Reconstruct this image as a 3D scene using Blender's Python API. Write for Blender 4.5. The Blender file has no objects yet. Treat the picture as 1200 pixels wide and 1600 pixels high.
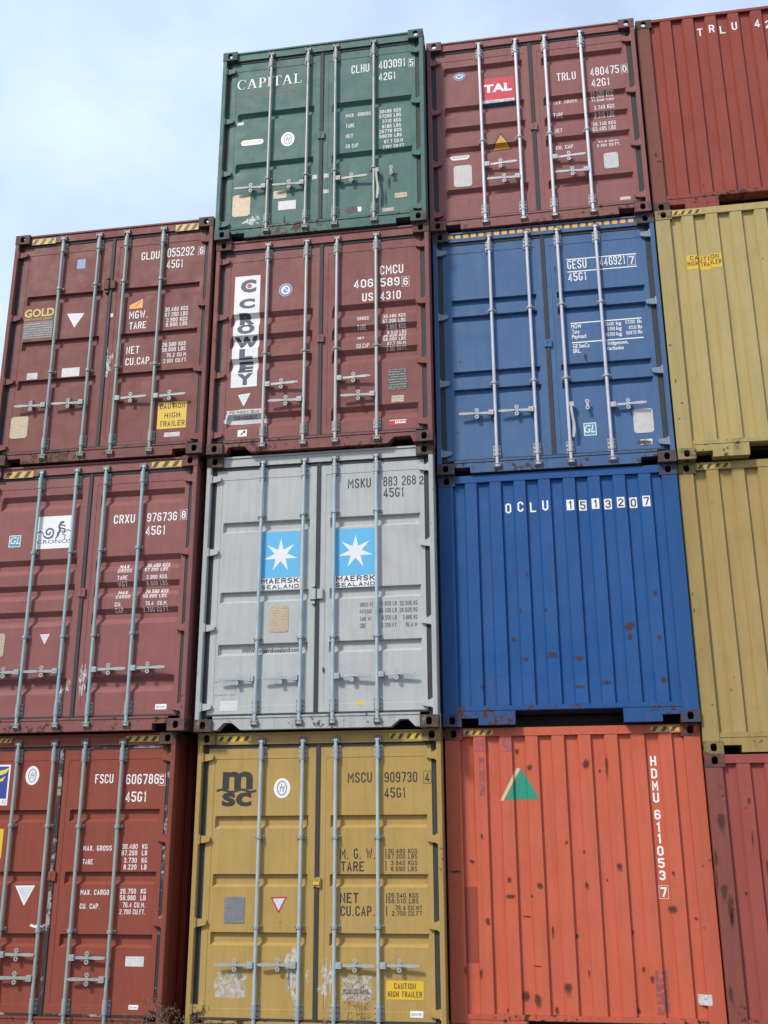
import bpy, bmesh, math, random
from mathutils import Matrix, Vector
random.seed(7)
SC = bpy.context.scene
COL = SC.collection
R = math.radians

# ------------------------------------------------------------------ camera
cam_d = bpy.data.cameras.new('camera')
cam = bpy.data.objects.new('camera', cam_d); COL.objects.link(cam)
CM = [[0.9865714, -0.1543451, 0.0534267], [0.1632680, 0.9409803, -0.2964788], [-0.0045135, 0.3012204, 0.9535439]]
cam.matrix_world = Matrix(((CM[0][0], CM[0][2], -CM[0][1], 3.54936),
                           (CM[1][0], CM[1][2], -CM[1][1], -10.06349),
                           (CM[2][0], CM[2][2], -CM[2][1], 1.88508), (0, 0, 0, 1)))
cam_d.sensor_fit = 'HORIZONTAL'; cam_d.sensor_width = 36; cam_d.lens = 36 * 1613.59 / 1200
cam_d.clip_start = .1; cam_d.clip_end = 3000
SC.camera = cam

# ------------------------------------------------------------------ light
SUN_AZ, SUN_EL = 214, 43           # azimuth from +Y towards +X
sd = bpy.data.lights.new('sun', 'SUN'); sd.energy = 2.7; sd.angle = R(7); sd.color = (1, .93, .84)
sun = bpy.data.objects.new('sun', sd); COL.objects.link(sun)
sun.location = (-10, -20, 30)
_d = Vector((math.sin(R(SUN_AZ)) * math.cos(R(SUN_EL)), math.cos(R(SUN_AZ)) * math.cos(R(SUN_EL)), math.sin(R(SUN_EL))))
sun.rotation_euler = _d.to_track_quat('Z', 'Y').to_euler()
W_ = bpy.data.worlds.new('World'); SC.world = W_; W_.use_nodes = True
nt = W_.node_tree; nt.nodes.clear()
def wn(t, **k):
    n = nt.nodes.new(t)
    for a, b in k.items(): setattr(n, a, b)
    return n
out = wn('ShaderNodeOutputWorld'); bg = wn('ShaderNodeBackground'); bg.inputs['Strength'].default_value = .12
sky = wn('ShaderNodeTexSky', sky_type='NISHITA', sun_disc=False)
sky.sun_elevation = R(SUN_EL); sky.sun_rotation = R(SUN_AZ); sky.air_density = 1.0; sky.dust_density = 1.5; sky.ozone_density = 1.2
tc = wn('ShaderNodeTexCoord')
mp = wn('ShaderNodeMapping'); mp.inputs['Scale'].default_value = (1, 1, 1.8); mp.inputs['Location'].default_value = (2.3, .4, .2)
ns = wn('ShaderNodeTexNoise'); ns.inputs['Scale'].default_value = 2.6; ns.inputs['Detail'].default_value = 7; ns.inputs['Roughness'].default_value = .52
rp = wn('ShaderNodeValToRGB'); rp.color_ramp.elements[0].position = .38; rp.color_ramp.elements[1].position = .62
rp.color_ramp.elements[0].color = (.60,) * 3 + (1,); rp.color_ramp.elements[1].color = (.93,) * 3 + (1,)
mx = wn('ShaderNodeMix', data_type='RGBA')
mx.inputs['B'].default_value = (5.8, 7.05, 9.2, 1)      # thin bright cloud veil, in the sky's own units
L = nt.links.new
L(tc.outputs['Generated'], mp.inputs['Vector']); L(mp.outputs['Vector'], ns.inputs['Vector'])
L(ns.outputs['Fac'], rp.inputs['Fac']); L(rp.outputs['Color'], mx.inputs['Factor'])
L(sky.outputs['Color'], mx.inputs['A']); L(mx.outputs['Result'], bg.inputs['Color']); L(bg.outputs['Background'], out.inputs['Surface'])
SC.view_settings.view_transform = 'Standard'; SC.view_settings.look = 'None'
SC.view_settings.exposure = .28; SC.view_settings.gamma = 1; SC.view_settings.use_curve_mapping = False

# measured layout of each front face, in metres from its lower left corner
DATA = {
 'A1': {'rods': [[0.748,0.216,2.842],[1.142,0.225,2.825],[1.469,0.232,2.825],[1.873,0.24,2.817]],'guides': [[0.737,2.013],[1.136,2.007],[1.47,2.0],[1.875,1.994],[0.765,1.052],[1.153,1.039],[1.497,1.039],[1.898,1.034]],'handles': [[0,0.825,1],[1,0.62,-1],[2,0.805,1],[3,0.618,-1]],'hr': [2.653,1.884,1.122,0.389],'bands': [2.159,1.575,1.01],'lock': [1.331,1.537],'text': [['FSCU',1.586,2.409,0.191,0.089],['606786',1.913,2.397,0.341,0.096],['[5',2.307,2.395,0.042,0.081],['45G1',1.92,2.228,0.22,0.097],['MAX. GROSS',1.515,1.769,0.297,0.048],['TARE',1.521,1.643,0.107,0.048],['30.480  KG',1.921,1.784,0.259,0.046],['67.200  LB',1.919,1.725,0.261,0.046],['3.730  KG',1.947,1.657,0.236,0.046],['8.220  LB',1.948,1.595,0.235,0.046],['MAX. CARGO',1.523,1.363,0.293,0.047],['CU. CAP.',1.528,1.236,0.204,0.047],['26.750  KG',1.931,1.374,0.262,0.045],['58.980  LB',1.932,1.315,0.261,0.045],['76.4 CU.M.',1.965,1.251,0.229,0.045],['2.700 CU.FT.',1.938,1.189,0.26,0.044],['KS',0.603,2.223,0.048,0.039]],'rect': [['flag',0.343,2.207,0.662,2.606],['yellow',0.512,1.7,0.655,1.98],['labelwhite',2.029,0.729,2.212,0.817],['cimc',2.091,0.36,2.185,0.399],['bird',1.023,1.057,1.25,1.097]],'oval': [['oval',0.907,2.495,0.074,0.094]],'tri': [['tri_white',[0.837,1.445],[1.046,1.447],[0.946,1.261]]],'tape': [[0.49,2.836,0.656,2.892],[1.893,2.807,2.301,2.867]]},
 'A2': {'rods': [[0.644,0.082,2.819],[1.064,0.078,2.811],[1.401,0.066,2.82],[1.819,0.079,2.811]],'guides': [[0.646,1.899],[1.07,1.892],[1.409,1.899],[1.821,1.904],[0.656,0.99],[1.072,0.986],[1.402,0.986],[1.823,0.994]],'handles': [[0,0.626,-1],[1,0.625,-1],[2,0.628,1],[3,0.631,1]],'hr': [2.644,1.839,1.036,0.233],'bands': [2.556,1.832,1.55,1.265,0.562],'lock': [1.25,1.447],'text': [['CRXU',1.508,2.189,0.236,0.096],['976736',1.881,2.192,0.332,0.095],['[8',2.286,2.206,0.046,0.083],['45G1',1.876,2.043,0.219,0.099],['MAX.',1.603,1.695,0.123,0.047],['GROSS',1.596,1.647,0.153,0.039],['TARE',1.597,1.571,0.111,0.043],['WGT.',1.601,1.504,0.125,0.046],['MAX.',1.606,1.419,0.121,0.042],['CARGO',1.596,1.368,0.154,0.038],['CU.',1.591,1.287,0.074,0.042],['CAP.',1.595,1.223,0.108,0.046],['30.480 KGS.',1.902,1.697,0.267,0.046],['67.200 LBS.',1.893,1.648,0.268,0.039],['3.900 KGS.',1.918,1.565,0.238,0.042],['8.600 LBS.',1.917,1.502,0.242,0.042],['26.580 KGS.',1.906,1.418,0.261,0.044],['58.600 LBS.',1.894,1.364,0.269,0.038],['76.4  CU.M.',1.924,1.285,0.242,0.042],['2.700 CU.FT.',1.898,1.222,0.289,0.044]],'logo': [['GL',0.341,2.021,0.112,0.077],['CRONOS',0.65,2.008,0.393,0.04]],'rect': [['gl',0.324,1.986,0.459,2.118],['cronos',0.63,1.95,1.042,2.313],['plate_tan',0.218,0.799,0.399,1.045],['cimc',2.101,0.215,2.22,0.269],['torn',1.126,0.433,1.167,0.517],['torn',1.206,0.488,1.236,0.596],['torn',1.28,0.412,1.33,0.636],['torn',1.042,0.305,1.083,0.444]],'tri': [['tri_red',[0.766,1.034],[0.917,1.037],[0.85,0.886]]],'tape': [[0.198,2.767,0.54,2.841],[1.905,2.786,2.252,2.858]]},
 'A3': {'rods': [[0.605,0.068,2.83],[1.048,0.069,2.833],[1.386,0.065,2.846],[1.834,0.065,2.834]],'guides': [[0.609,2.15],[1.053,2.165],[1.393,2.168],[1.838,2.157],[0.602,1.096],[1.06,1.08],[1.39,1.1],[1.834,1.096]],'handles': [[0,0.69,-1],[1,0.69,-1],[2,0.705,1],[3,0.698,1]],'hl': [2.643,1.816,1.019,0.22],'hr': [2.625,1.806,1.004,0.204],'bands': [2.101,1.521,1.032],'lock': [1.213,2.147],'text': [['GLDU',1.564,2.448,0.217,0.1],['055292',1.877,2.452,0.318,0.114],['[6',2.281,2.456,0.045,0.085],['45G1',1.878,2.307,0.196,0.106],['MGW.',1.469,1.7,0.222,0.096],['TARE',1.479,1.569,0.2,0.086],['NET',1.468,1.26,0.151,0.094],['CU.CAP.',1.467,1.122,0.307,0.088],['30.480 KGS',1.892,1.753,0.273,0.05],['67.200 LBS',1.896,1.688,0.268,0.05],['3.900 KGS',1.916,1.621,0.246,0.05],['8.600 LBS',1.915,1.562,0.25,0.049],['26.580 KGS',1.888,1.315,0.274,0.049],['58.600 LBS',1.888,1.253,0.273,0.049],['76.2 CU.M.',1.943,1.183,0.243,0.048],['2.691 CU.FT.',1.912,1.114,0.278,0.048],['CAUTION',1.907,0.56,0.287,0.062],['HIGH',1.967,0.453,0.176,0.061],['TRAILER',1.915,0.355,0.285,0.061],['CONTAINER CORP.',0.186,1.788,0.35,0.028]],'logo': [['GOLD',0.185,1.835,0.365,0.099]],'rect': [['blue',0.776,2.411,0.878,2.535],['goldpanel',0.187,1.558,0.545,1.77],['labelwhite',1.242,1.743,1.276,1.789],['torn',1.219,1.046,1.307,1.286],['labelwhite',0.715,1.04,0.927,1.148],['labelworn',0.295,1.042,0.423,1.121],['caution',1.886,0.327,2.215,0.641],['print',1.975,0.229,2.155,0.281],['plate_tan',0.165,0.331,0.374,0.593],['patch',1.487,0.211,1.719,0.327],['orange',1.461,1.827,1.62,1.943]],'tri': [['tri_white',[0.712,1.836],[0.92,1.825],[0.815,1.653]]],'tape': [[0.195,2.77,0.492,2.845],[1.969,2.764,2.267,2.848]],'spots': [[0.857,0.713,0.056,0.06],[0.407,0.729,0.049,0.052]]},
 'B1': {'rods': [[0.652,0.276,2.818],[1.064,0.284,2.816],[1.402,0.291,2.814],[1.816,0.299,2.806]],'guides': [[0.656,1.902],[0.683,1.095],[1.068,1.9],[1.084,1.099],[1.398,1.898],[1.406,1.101],[1.811,1.896],[1.822,1.105]],'handles': [[0,0.768,-1],[1,0.773,-1],[2,0.775,1],[3,0.78,1]],'hl': [2.658,1.884,1.131,0.387],'hr': [2.647,1.88,1.118,0.383],'bands': [2.099,1.564,1.046],'lock': [1.239,1.492],'text': [['MSCU',1.511,2.4,0.238,0.095],['909730',1.873,2.398,0.318,0.096],['[4',2.299,2.397,0.043,0.087],['45G1',1.872,2.254,0.206,0.095],['M. G. W.',1.441,1.701,0.339,0.093],['TARE',1.451,1.589,0.222,0.088],['NET',1.445,1.309,0.175,0.089],['CU.CAP.',1.45,1.195,0.325,0.088],['30.480 KGS',1.902,1.749,0.279,0.042],['67.200 LBS',1.902,1.701,0.277,0.042],['3.940 KGS',1.929,1.643,0.251,0.042],['8.690 LBS',1.929,1.59,0.248,0.042],['26.540 KGS',1.902,1.357,0.284,0.041],['58.510 LBS',1.902,1.308,0.284,0.041],['76.4 CU.MT',1.969,1.248,0.251,0.041],['2.700 CU.FT',1.937,1.2,0.282,0.041],['CAUTION',1.953,0.58,0.199,0.048],['HIGH TRAILER',1.895,0.512,0.313,0.048],['IMC',2.127,0.357,0.077,0.029]],'logo': [['m',0.251,2.349,0.31,0.171],['sc',0.253,2.189,0.3,0.131]],'rect': [['caution',1.881,0.491,2.224,0.649],['cimc',2.099,0.346,2.217,0.401],['plate_grey',0.322,1.124,0.521,1.359],['clear',0.264,0.48,0.552,0.696],['bar',1.879,1.701,1.887,1.791],['bar',1.878,1.591,1.887,1.681],['bar',1.883,1.306,1.892,1.394],['bar',1.883,1.202,1.891,1.286],['torn',0.936,0.491,1.043,0.804],['torn',1.127,0.625,1.159,0.73],['torn',1.182,0.545,1.266,0.594],['torn',1.282,0.477,1.333,0.76],['torn',1.349,0.535,1.408,0.761],['clear',1.466,0.47,1.747,0.683],['labelwhite',1.47,0.529,1.743,0.57],['wave',0.196,2.327,0.596,2.348]],'oval': [['oval',0.858,2.356,0.083,0.095]],'tri': [['tri_red',[0.772,1.356],[0.934,1.361],[0.853,1.212]]],'tape': [[0.195,2.806,0.54,2.863],[1.925,2.801,2.267,2.859]]},
 'B2': {'rods': [[0.613,0.093,2.827],[1.063,0.085,2.831],[1.396,0.082,2.82],[1.84,0.084,2.824]],'guides': [[0.596,2.208],[1.053,2.209],[1.379,2.213],[1.84,2.209],[0.614,0.913],[1.057,0.913],[1.391,0.911],[1.843,0.905]],'handles': [[0,0.51,-1],[1,0.509,-1],[2,0.512,1],[3,0.519,1]],'hl': [2.649,1.842,1.043,0.244],'hr': [2.646,1.837,1.039,0.231],'bands': [2.166,1.414,0.871],'lock': [1.244,1.353],'text': [['MSKU',1.528,2.471,0.243,0.103],['883 268',1.903,2.473,0.341,0.103],['2',2.281,2.47,0.043,0.091],['45G1',1.905,2.35,0.216,0.102],['GROSS WT.',1.659,1.207,0.145,0.041],['PAYLOAD',1.659,1.137,0.118,0.041],['TARE WT.',1.659,1.062,0.128,0.041],['CUBE',1.659,0.99,0.06,0.047],['71.650 LB',1.862,1.21,0.17,0.043],['32.500 KG',2.064,1.207,0.18,0.043],['63.100 LB',1.855,1.14,0.176,0.043],['28.620 KG',2.063,1.138,0.179,0.043],['8.550 LB',1.883,1.066,0.148,0.043],['3.880 KG',2.094,1.063,0.147,0.042],['2.700 FT',1.876,0.99,0.154,0.042],['76.4 M',2.115,0.988,0.122,0.042]],'ltext': [['WWW.',0.431,0.784,0.148,0.045],['maersksealand.com',0.617,0.78,0.426,0.045]],'logo': [['MAERSK',0.615,1.486,0.415,0.055],['SEALAND',0.617,1.43,0.415,0.042],['MAERSK',1.403,1.477,0.417,0.055],['SEALAND',1.399,1.422,0.421,0.041]],'rect': [['skyblue',0.611,1.549,1.028,2.035],['white',0.611,1.422,1.033,1.545],['skyblue',1.402,1.54,1.82,2.032],['white',1.398,1.413,1.824,1.535],['plate_tan',0.725,0.978,0.923,1.253],['labelwhite',0.238,0.204,0.422,0.303],['scratch',0.181,0.351,0.391,0.512]],'oval': [['yellowspot',1.665,0.251,0.029,0.025]],'star': [[0.825,1.794],[1.612,1.794]],'spots': [[1.294,0.584,0.017,0.035],[1.681,0.076,0.039,0.017],[0.877,0.093,0.017,0.035],[0.427,2.794,0.017,0.02]]},
 'B3': {'rods': [[0.609,0.091,2.507],[1.053,0.081,2.507],[1.4,0.079,2.507],[1.845,0.069,2.496]],'guides': [[0.599,1.153],[1.053,1.147],[1.394,1.145],[1.845,1.147]],'handles': [[0,0.77,1],[1,0.57,-1],[2,0.78,1],[3,0.571,-1]],'hl': [2.341,1.637,0.932,0.228],'hr': [2.337,1.639,0.931,0.233],'bands': [1.681,1.412,1.132,0.466],'lock': [1.242,1.287],'text': [['CMCU',1.879,2.016,0.26,0.11],['406',1.587,1.875,0.215,0.102],['589',1.883,1.868,0.213,0.102],['[6',2.139,1.861,0.048,0.092],['US',1.68,1.704,0.122,0.101],['4310',1.882,1.702,0.227,0.101],['GROSS',1.626,1.479,0.126,0.04],['TARE',1.626,1.372,0.097,0.047],['NET',1.627,1.249,0.071,0.042],['CU.CAP.',1.619,1.144,0.151,0.051],['30.480 KGS',1.914,1.48,0.243,0.04],['67.200 LBS',1.909,1.421,0.247,0.042],['3.860 KGS',1.941,1.361,0.214,0.042],['8.510 LBS',1.95,1.301,0.21,0.042],['26.620 KGS',1.913,1.251,0.246,0.037],['58.690 LBS',1.913,1.203,0.245,0.037],['67.7 CU.M.',1.955,1.152,0.213,0.037],['2.391 CU.FT.',1.944,1.097,0.23,0.039],['POLYMERIC BEAD',0.223,0.472,0.331,0.034],['EXPANDABLE',0.272,0.416,0.253,0.032]],'logo': [['C',0.29,1.94,0.181,0.165],['C',0.279,1.741,0.182,0.123],['R',0.282,1.563,0.182,0.127],['O',0.269,1.428,0.199,0.126],['W',0.242,1.267,0.264,0.132],['L',0.304,1.128,0.152,0.116],['E',0.299,0.97,0.163,0.13],['Y',0.287,0.818,0.185,0.128]],'rect': [['crowley',0.221,0.785,0.516,2.152],['polymeric',0.175,0.364,0.623,0.516],['labelslash',0.323,0.205,0.426,0.284],['plate_dark',1.964,0.623,2.164,0.86],['cream',1.998,0.482,2.13,0.56],['redlabel',1.972,0.216,2.163,0.282]],'oval': [['ovalblue',0.811,1.934,0.075,0.079]],'tri': [['tri_white',[0.31,0.695],[0.449,0.707],[0.377,0.557]]]},
 'B4': {'rods': [[0.601,0.057,2.51],[1.053,0.053,2.508],[1.391,0.05,2.511],[1.844,0.058,2.511]],'guides': [[0.606,0.761],[1.056,0.761],[1.382,0.775],[1.837,0.76]],'handles': [[0,0.65,-1],[1,0.647,-1],[2,0.649,1],[3,0.7,0]],'hl': [2.327,1.613,0.888,0.213],'hr': [2.321,1.61,0.904,0.204],'bands': [1.728,1.027],'lock': [1.243,1.285],'text': [['CLHU',1.572,2.118,0.213,0.115],['403091',1.901,2.136,0.316,0.115],['[5',2.289,2.125,0.044,0.093],['42G1',1.9,1.969,0.199,0.108],['MAX  GROSS',1.507,1.508,0.293,0.047],['TARE',1.509,1.362,0.101,0.052],['NET',1.51,1.222,0.083,0.052],['CU CAP',1.511,1.085,0.144,0.051],['30480 KGS',1.904,1.508,0.253,0.047],['67200 LBS',1.904,1.444,0.253,0.047],['3710 KGS',1.938,1.372,0.217,0.047],['8180 LBS',1.938,1.301,0.217,0.047],['26770 KGS',1.903,1.236,0.26,0.046],['59070 LBS',1.903,1.169,0.259,0.046],['67.7 CU.M',1.959,1.093,0.216,0.046],['2392 CU.FT',1.941,1.02,0.247,0.046]],'logo': [['CAPITAL',0.174,2.078,0.791,0.144]],'rect': [['redline',0.166,1.976,0.969,1.987],['pill',0.25,1.274,0.524,1.348],['labelworn',0.191,1.568,0.272,1.644],['plate_tan',0.666,0.502,0.823,0.607],['labelwhite',0.725,0.348,0.934,0.465],['plate_tan',0.181,0.315,0.393,0.603],['torn',0.353,0.189,0.481,0.288],['labelworn',1.118,0.714,1.177,0.769],['labelworn',1.258,0.714,1.31,0.77],['labelworn',1.252,0.51,1.313,0.56],['plate_tan',2.076,0.351,2.217,0.417],['brown',1.518,0.224,1.695,0.297],['redprint',1.938,0.191,2.064,0.235]],'oval': [['oval',0.817,1.3,0.081,0.097]],'spots': [[2.014,0.57,0.017,0.077],[1.977,0.371,0.012,0.106],[0.804,0.192,0.013,0.073],[0.87,0.16,0.058,0.012],[1.621,0.128,0.05,0.012]]},
 'C1': {'text': [['H',1.927,2.508,0.055,0.091],['D',1.923,2.393,0.055,0.09],['M',1.922,2.281,0.055,0.089],['U',1.918,2.173,0.055,0.089],['6',1.918,2.019,0.054,0.088],['1',1.917,1.909,0.054,0.087],['1',1.914,1.806,0.054,0.087],['0',1.91,1.698,0.054,0.086],['5',1.906,1.591,0.054,0.086],['3',1.902,1.484,0.054,0.085],['[7',1.896,1.339,0.053,0.084]],'rect': [['dred',-0.008,0.76,0.272,1.423],['purple',0.303,2.667,0.417,2.792],['purple',0.55,2.663,0.661,2.8],['purple2',0.328,2.251,0.38,2.61],['labelworn',2.205,0.444,2.321,0.532],['purple2',1.845,0.36,1.956,0.727]],'tri': [['tri_green',[0.574,2.216],[0.898,2.215],[0.737,2.501]]],'quad': [['cream',[0.691,2.509],[0.727,2.501],[0.555,2.204],[0.522,2.204]]],'tape': [[0.182,2.811,0.475,2.864],[1.981,2.832,2.283,2.875]],'spots': [[0.816,2.508,0.028,0.028],[1.352,2.53,0.036,0.05],[1.547,2.54,0.014,0.084],[0.233,1.65,0.025,0.022],[0.579,1.489,0.025,0.025],[0.862,1.437,0.028,0.031],[0.585,1.341,0.056,0.017],[0.782,1.341,0.014,0.014],[0.729,1.164,0.039,0.011],[0.367,1.121,0.022,0.039],[0.289,0.675,0.02,0.039],[1.069,0.579,0.034,0.034],[0.69,0.49,0.036,0.045],[0.795,0.473,0.036,0.042],[2.047,1.237,0.039,0.036],[1.6,1.61,0.025,0.028],[1.292,1.445,0.02,0.022],[1.127,1.818,0.017,0.022],[2.078,1.55,0.017,0.017],[1.179,1.004,0.02,0.017],[1.819,0.658,0.017,0.028],[2.248,1.157,0.017,0.02],[0.336,1.883,0.014,0.017],[0.961,0.38,0.02,0.025],[1.684,0.389,0.017,0.025],[0.075,1.562,0.05,0.011],[1.285,1.738,0.014,0.011],[1.753,0.732,0.014,0.017],[1.481,1.486,0.011,0.011],[0.959,1.048,0.011,0.045],[0.697,2.669,0.02,0.025],[1.479,2.473,0.014,0.011],[0.147,0.703,0.011,0.039],[0.808,0.746,0.039,0.006],[1.265,0.695,0.008,0.034],[0.521,0.372,0.014,0.014],[1.681,1.043,0.011,0.017]]},
 'C2': {'text': [['O',0.688,2.162,0.056,0.107],['C',0.816,2.169,0.056,0.107],['L',0.943,2.157,0.056,0.107],['U',1.072,2.171,0.055,0.107]],'dig': [['1',1.326,2.164,1.386,2.275],['5',1.447,2.147,1.507,2.258],['1',1.576,2.154,1.636,2.265],['3',1.695,2.142,1.754,2.253],['2',1.82,2.157,1.879,2.268],['0',1.94,2.145,1.999,2.256],['7',2.08,2.156,2.139,2.267]],'spots': [[1.848,0.936,0.052,0.043],[1.842,0.834,0.028,0.028],[0.72,0.847,0.024,0.028],[1.095,0.684,0.043,0.028],[1.344,0.647,0.047,0.017],[1.335,0.361,0.052,0.017],[1.59,0.396,0.047,0.017],[2.117,1.255,0.024,0.028],[2.127,0.408,0.024,0.033],[2.121,0.822,0.021,0.021],[0.391,0.389,0.014,0.019],[1.046,1.132,0.019,0.021],[0.88,1.502,0.012,0.019],[0.825,0.649,0.019,0.017],[0.798,1.143,0.012,0.019]]},
 'C3': {'rods': [[0.63,0.091,2.822],[1.05,0.091,2.832],[1.389,0.083,2.807],[1.808,0.083,2.803]],'guides': [[0.631,1.879],[1.053,1.88],[1.388,1.888],[1.804,1.877],[0.636,1.017],[1.052,1.014],[1.394,1.016],[1.815,1.008]],'handles': [[0,0.667,-1],[1,0.673,-1],[2,0.695,0],[3,0.662,1]],'hl': [2.65,1.846,1.046,0.24],'hr': [2.657,1.833,1.028,0.232],'bands': [2.059,1.856,1.189,0.979],'lock': [1.23,1.442],'text': [['GESU',1.479,2.325,0.207,0.107],['446921',1.829,2.33,0.273,0.107],['[7',2.142,2.325,0.051,0.092],['45G1',1.482,2.174,0.197,0.101],['30480',1.833,1.601,0.095,0.041],['67200',2.049,1.606,0.099,0.041],['3780',1.856,1.542,0.079,0.041],['8330',2.081,1.539,0.077,0.041],['26700',1.832,1.478,0.099,0.041],['58870',2.048,1.478,0.105,0.041]],'ltext': [['MGW',1.476,1.6,0.11,0.047],['Tare',1.482,1.538,0.079,0.046],['Payload',1.478,1.48,0.15,0.046],['kg',1.95,1.603,0.055,0.041],['lb',2.174,1.606,0.044,0.041],['kg',1.95,1.543,0.055,0.041],['lb',2.175,1.541,0.042,0.041],['kg',1.945,1.479,0.059,0.041],['lb',2.171,1.481,0.044,0.041],['GE SeaCo',1.482,1.368,0.176,0.046],['SRL.',1.479,1.31,0.087,0.046],['Bridgetown,',1.84,1.375,0.222,0.041],['Barbados',1.84,1.314,0.17,0.041]],'logo': [['GL',1.544,0.389,0.109,0.087]],'rect': [['line',1.473,2.439,2.222,2.449],['line',1.475,2.285,2.219,2.295],['line',1.471,1.658,2.22,1.668],['line',1.473,1.428,2.223,1.437],['gl',1.538,0.357,1.666,0.499],['plate_white',2.047,0.348,2.248,0.618],['cimc',2.1,0.217,2.219,0.278]],'tape': [[0.175,2.897,2.253,2.781]],'spots': [[2.145,0.245,0.086,0.034],[0.267,1.311,0.011,0.011],[0.224,0.483,0.013,0.009],[1.345,2.345,0.009,0.043],[1.607,1.253,0.019,0.047]]},
 'C4': {'rods': [[0.626,0.072,2.509],[1.05,0.091,2.497],[1.394,0.081,2.505],[1.814,0.091,2.509]],'guides': [[0.624,1.148],[1.041,1.145],[1.382,1.149],[1.797,1.148]],'handles': [[0,0.807,1],[1,0.609,-1],[2,0.809,1],[3,0.607,-1]],'hl': [2.316,1.612,0.898,0.223],'hr': [2.332,1.62,0.902,0.229],'bands': [2.247,1.684,1.4,1.118,0.557],'lock': [1.205,1.277],'text': [['TRLU',1.516,1.881,0.217,0.107],['480475',1.901,1.896,0.325,0.113],['[0',2.284,1.899,0.043,0.09],['42G1',1.906,1.744,0.206,0.106],['32.500 KGS',1.881,1.621,0.259,0.061],['71.650 LBS',1.886,1.537,0.254,0.055],['3.740 KGS',1.911,1.426,0.228,0.055],['8.245 LBS',1.912,1.341,0.223,0.054],['28.740 KGS',1.884,1.206,0.256,0.048],['63.405 LBS',1.879,1.139,0.259,0.051],['67.8 CU.M.',1.934,0.978,0.225,0.048],['2.394 CU.FT.',1.912,0.922,0.26,0.037],['MAX. GROSS',1.452,1.576,0.278,0.061],['TARE',1.451,1.384,0.108,0.055],['NET',1.456,1.171,0.083,0.054],['CU. CAP.',1.458,0.946,0.207,0.05],['INTERNATIONAL',0.656,1.686,0.349,0.028]],'logo': [['TAL',0.662,1.835,0.33,0.108]],'rect': [['talred',0.643,1.726,1.02,2.027],['talwhite',0.639,1.681,1.014,1.723],['talblue',0.637,1.648,1.012,1.678],['pill',0.246,0.946,0.47,1.027],['plate_white',0.282,0.582,0.491,0.867],['plate_white',1.975,0.628,2.134,0.831],['print',2.116,0.201,2.23,0.242]],'oval': [['ovalblue',0.382,2.127,0.075,0.075]],'tri': [['tri_yellow',[0.729,1.051],[0.955,1.057],[0.835,1.248]]]},
 'D1': {'spots': [[0.092,2.011,0.039,0.045],[0.058,1.411,0.034,0.039],[0.103,1.273,0.028,0.084],[0.254,1.365,0.014,0.017],[0.356,2.165,0.017,0.034],[0.352,1.854,0.011,0.056],[0.462,1.596,0.011,0.073],[-0.005,1.503,0.022,0.084],[0.103,1.159,0.017,0.084],[0.011,1.667,0.017,0.084],[0.031,0.556,0.017,0.056]]},
 'D2': {'tape': [[0.198,2.818,0.525,2.867]],'spots': [[0.337,0.71,0.008,0.008],[0.3,0.593,0.008,0.008],[0.114,0.456,0.008,0.008],[0.307,2.465,0.006,0.006],[0.033,1.376,0.008,0.018],[0.03,1.537,0.006,0.012]]},
 'D3': {'text': [['CAUTION',0.322,2.256,0.297,0.053],['HIGH TRAILER',0.291,2.191,0.349,0.053]],'rect': [['caution',0.283,2.149,0.647,2.318]],'tape': [[0.171,2.821,0.49,2.876]],'spots': [[0.029,1.277,0.011,0.015],[0.089,0.614,0.015,0.009],[0.048,0.443,0.011,0.009],[0.048,0.867,0.009,0.025]]},
 'D4': {'text': [['T',0.706,2.308,0.045,0.107],['R',0.848,2.36,0.045,0.107],['L',0.953,2.318,0.045,0.107],['U',1.108,2.369,0.045,0.107],['4',1.356,2.376,0.045,0.107],['2',1.476,2.341,0.045,0.107]],'spots': [[0.113,0.651,0.034,0.013],[0.087,0.734,0.019,0.031],[0.561,0.291,0.013,0.009],[0.156,2.188,0.011,0.014]]},
}

# ------------------------------------------------------------------ materials
MATS = {}
def _mat(name):
    m = bpy.data.materials.new(name); m.use_nodes = True
    n = m.node_tree; p = n.nodes['Principled BSDF']
    return m, n, p
def _n(nt, t, **k):
    o = nt.nodes.new(t)
    for a, b in k.items(): setattr(o, a, b)
    return o
def _coords(nt, seed, scale=(1, 1, 1)):
    tc = _n(nt, 'ShaderNodeTexCoord'); mp = _n(nt, 'ShaderNodeMapping')
    mp.inputs['Location'].default_value = (seed * 3.7, seed * 1.3, seed * 5.1); mp.inputs['Scale'].default_value = scale
    nt.links.new(tc.outputs['Object'], mp.inputs['Vector']); return mp
def _noise(nt, vec, scale, detail=4, rough=.55):
    n = _n(nt, 'ShaderNodeTexNoise'); n.inputs['Scale'].default_value = scale
    n.inputs['Detail'].default_value = detail; n.inputs['Roughness'].default_value = rough
    nt.links.new(vec.outputs['Vector'], n.inputs['Vector']); return n
def _ramp(nt, src, a, b, c0=0., c1=1.):
    r = _n(nt, 'ShaderNodeMapRange'); r.inputs['From Min'].default_value = a; r.inputs['From Max'].default_value = b
    r.inputs['To Min'].default_value = c0; r.inputs['To Max'].default_value = c1
    nt.links.new(src, r.inputs['Value']); return r.outputs['Result']
def _mix(nt, fac, a, b, mode='MIX'):
    m = _n(nt, 'ShaderNodeMix', data_type='RGBA', blend_type=mode)
    if isinstance(fac, (int, float)): m.inputs['Factor'].default_value = fac
    else: nt.links.new(fac, m.inputs['Factor'])
    for k, v in (('A', a), ('B', b)):
        if isinstance(v, tuple): m.inputs[k].default_value = v + (1,) if len(v) == 3 else v
        else: nt.links.new(v, m.inputs[k])
    return m.outputs['Result']
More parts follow.
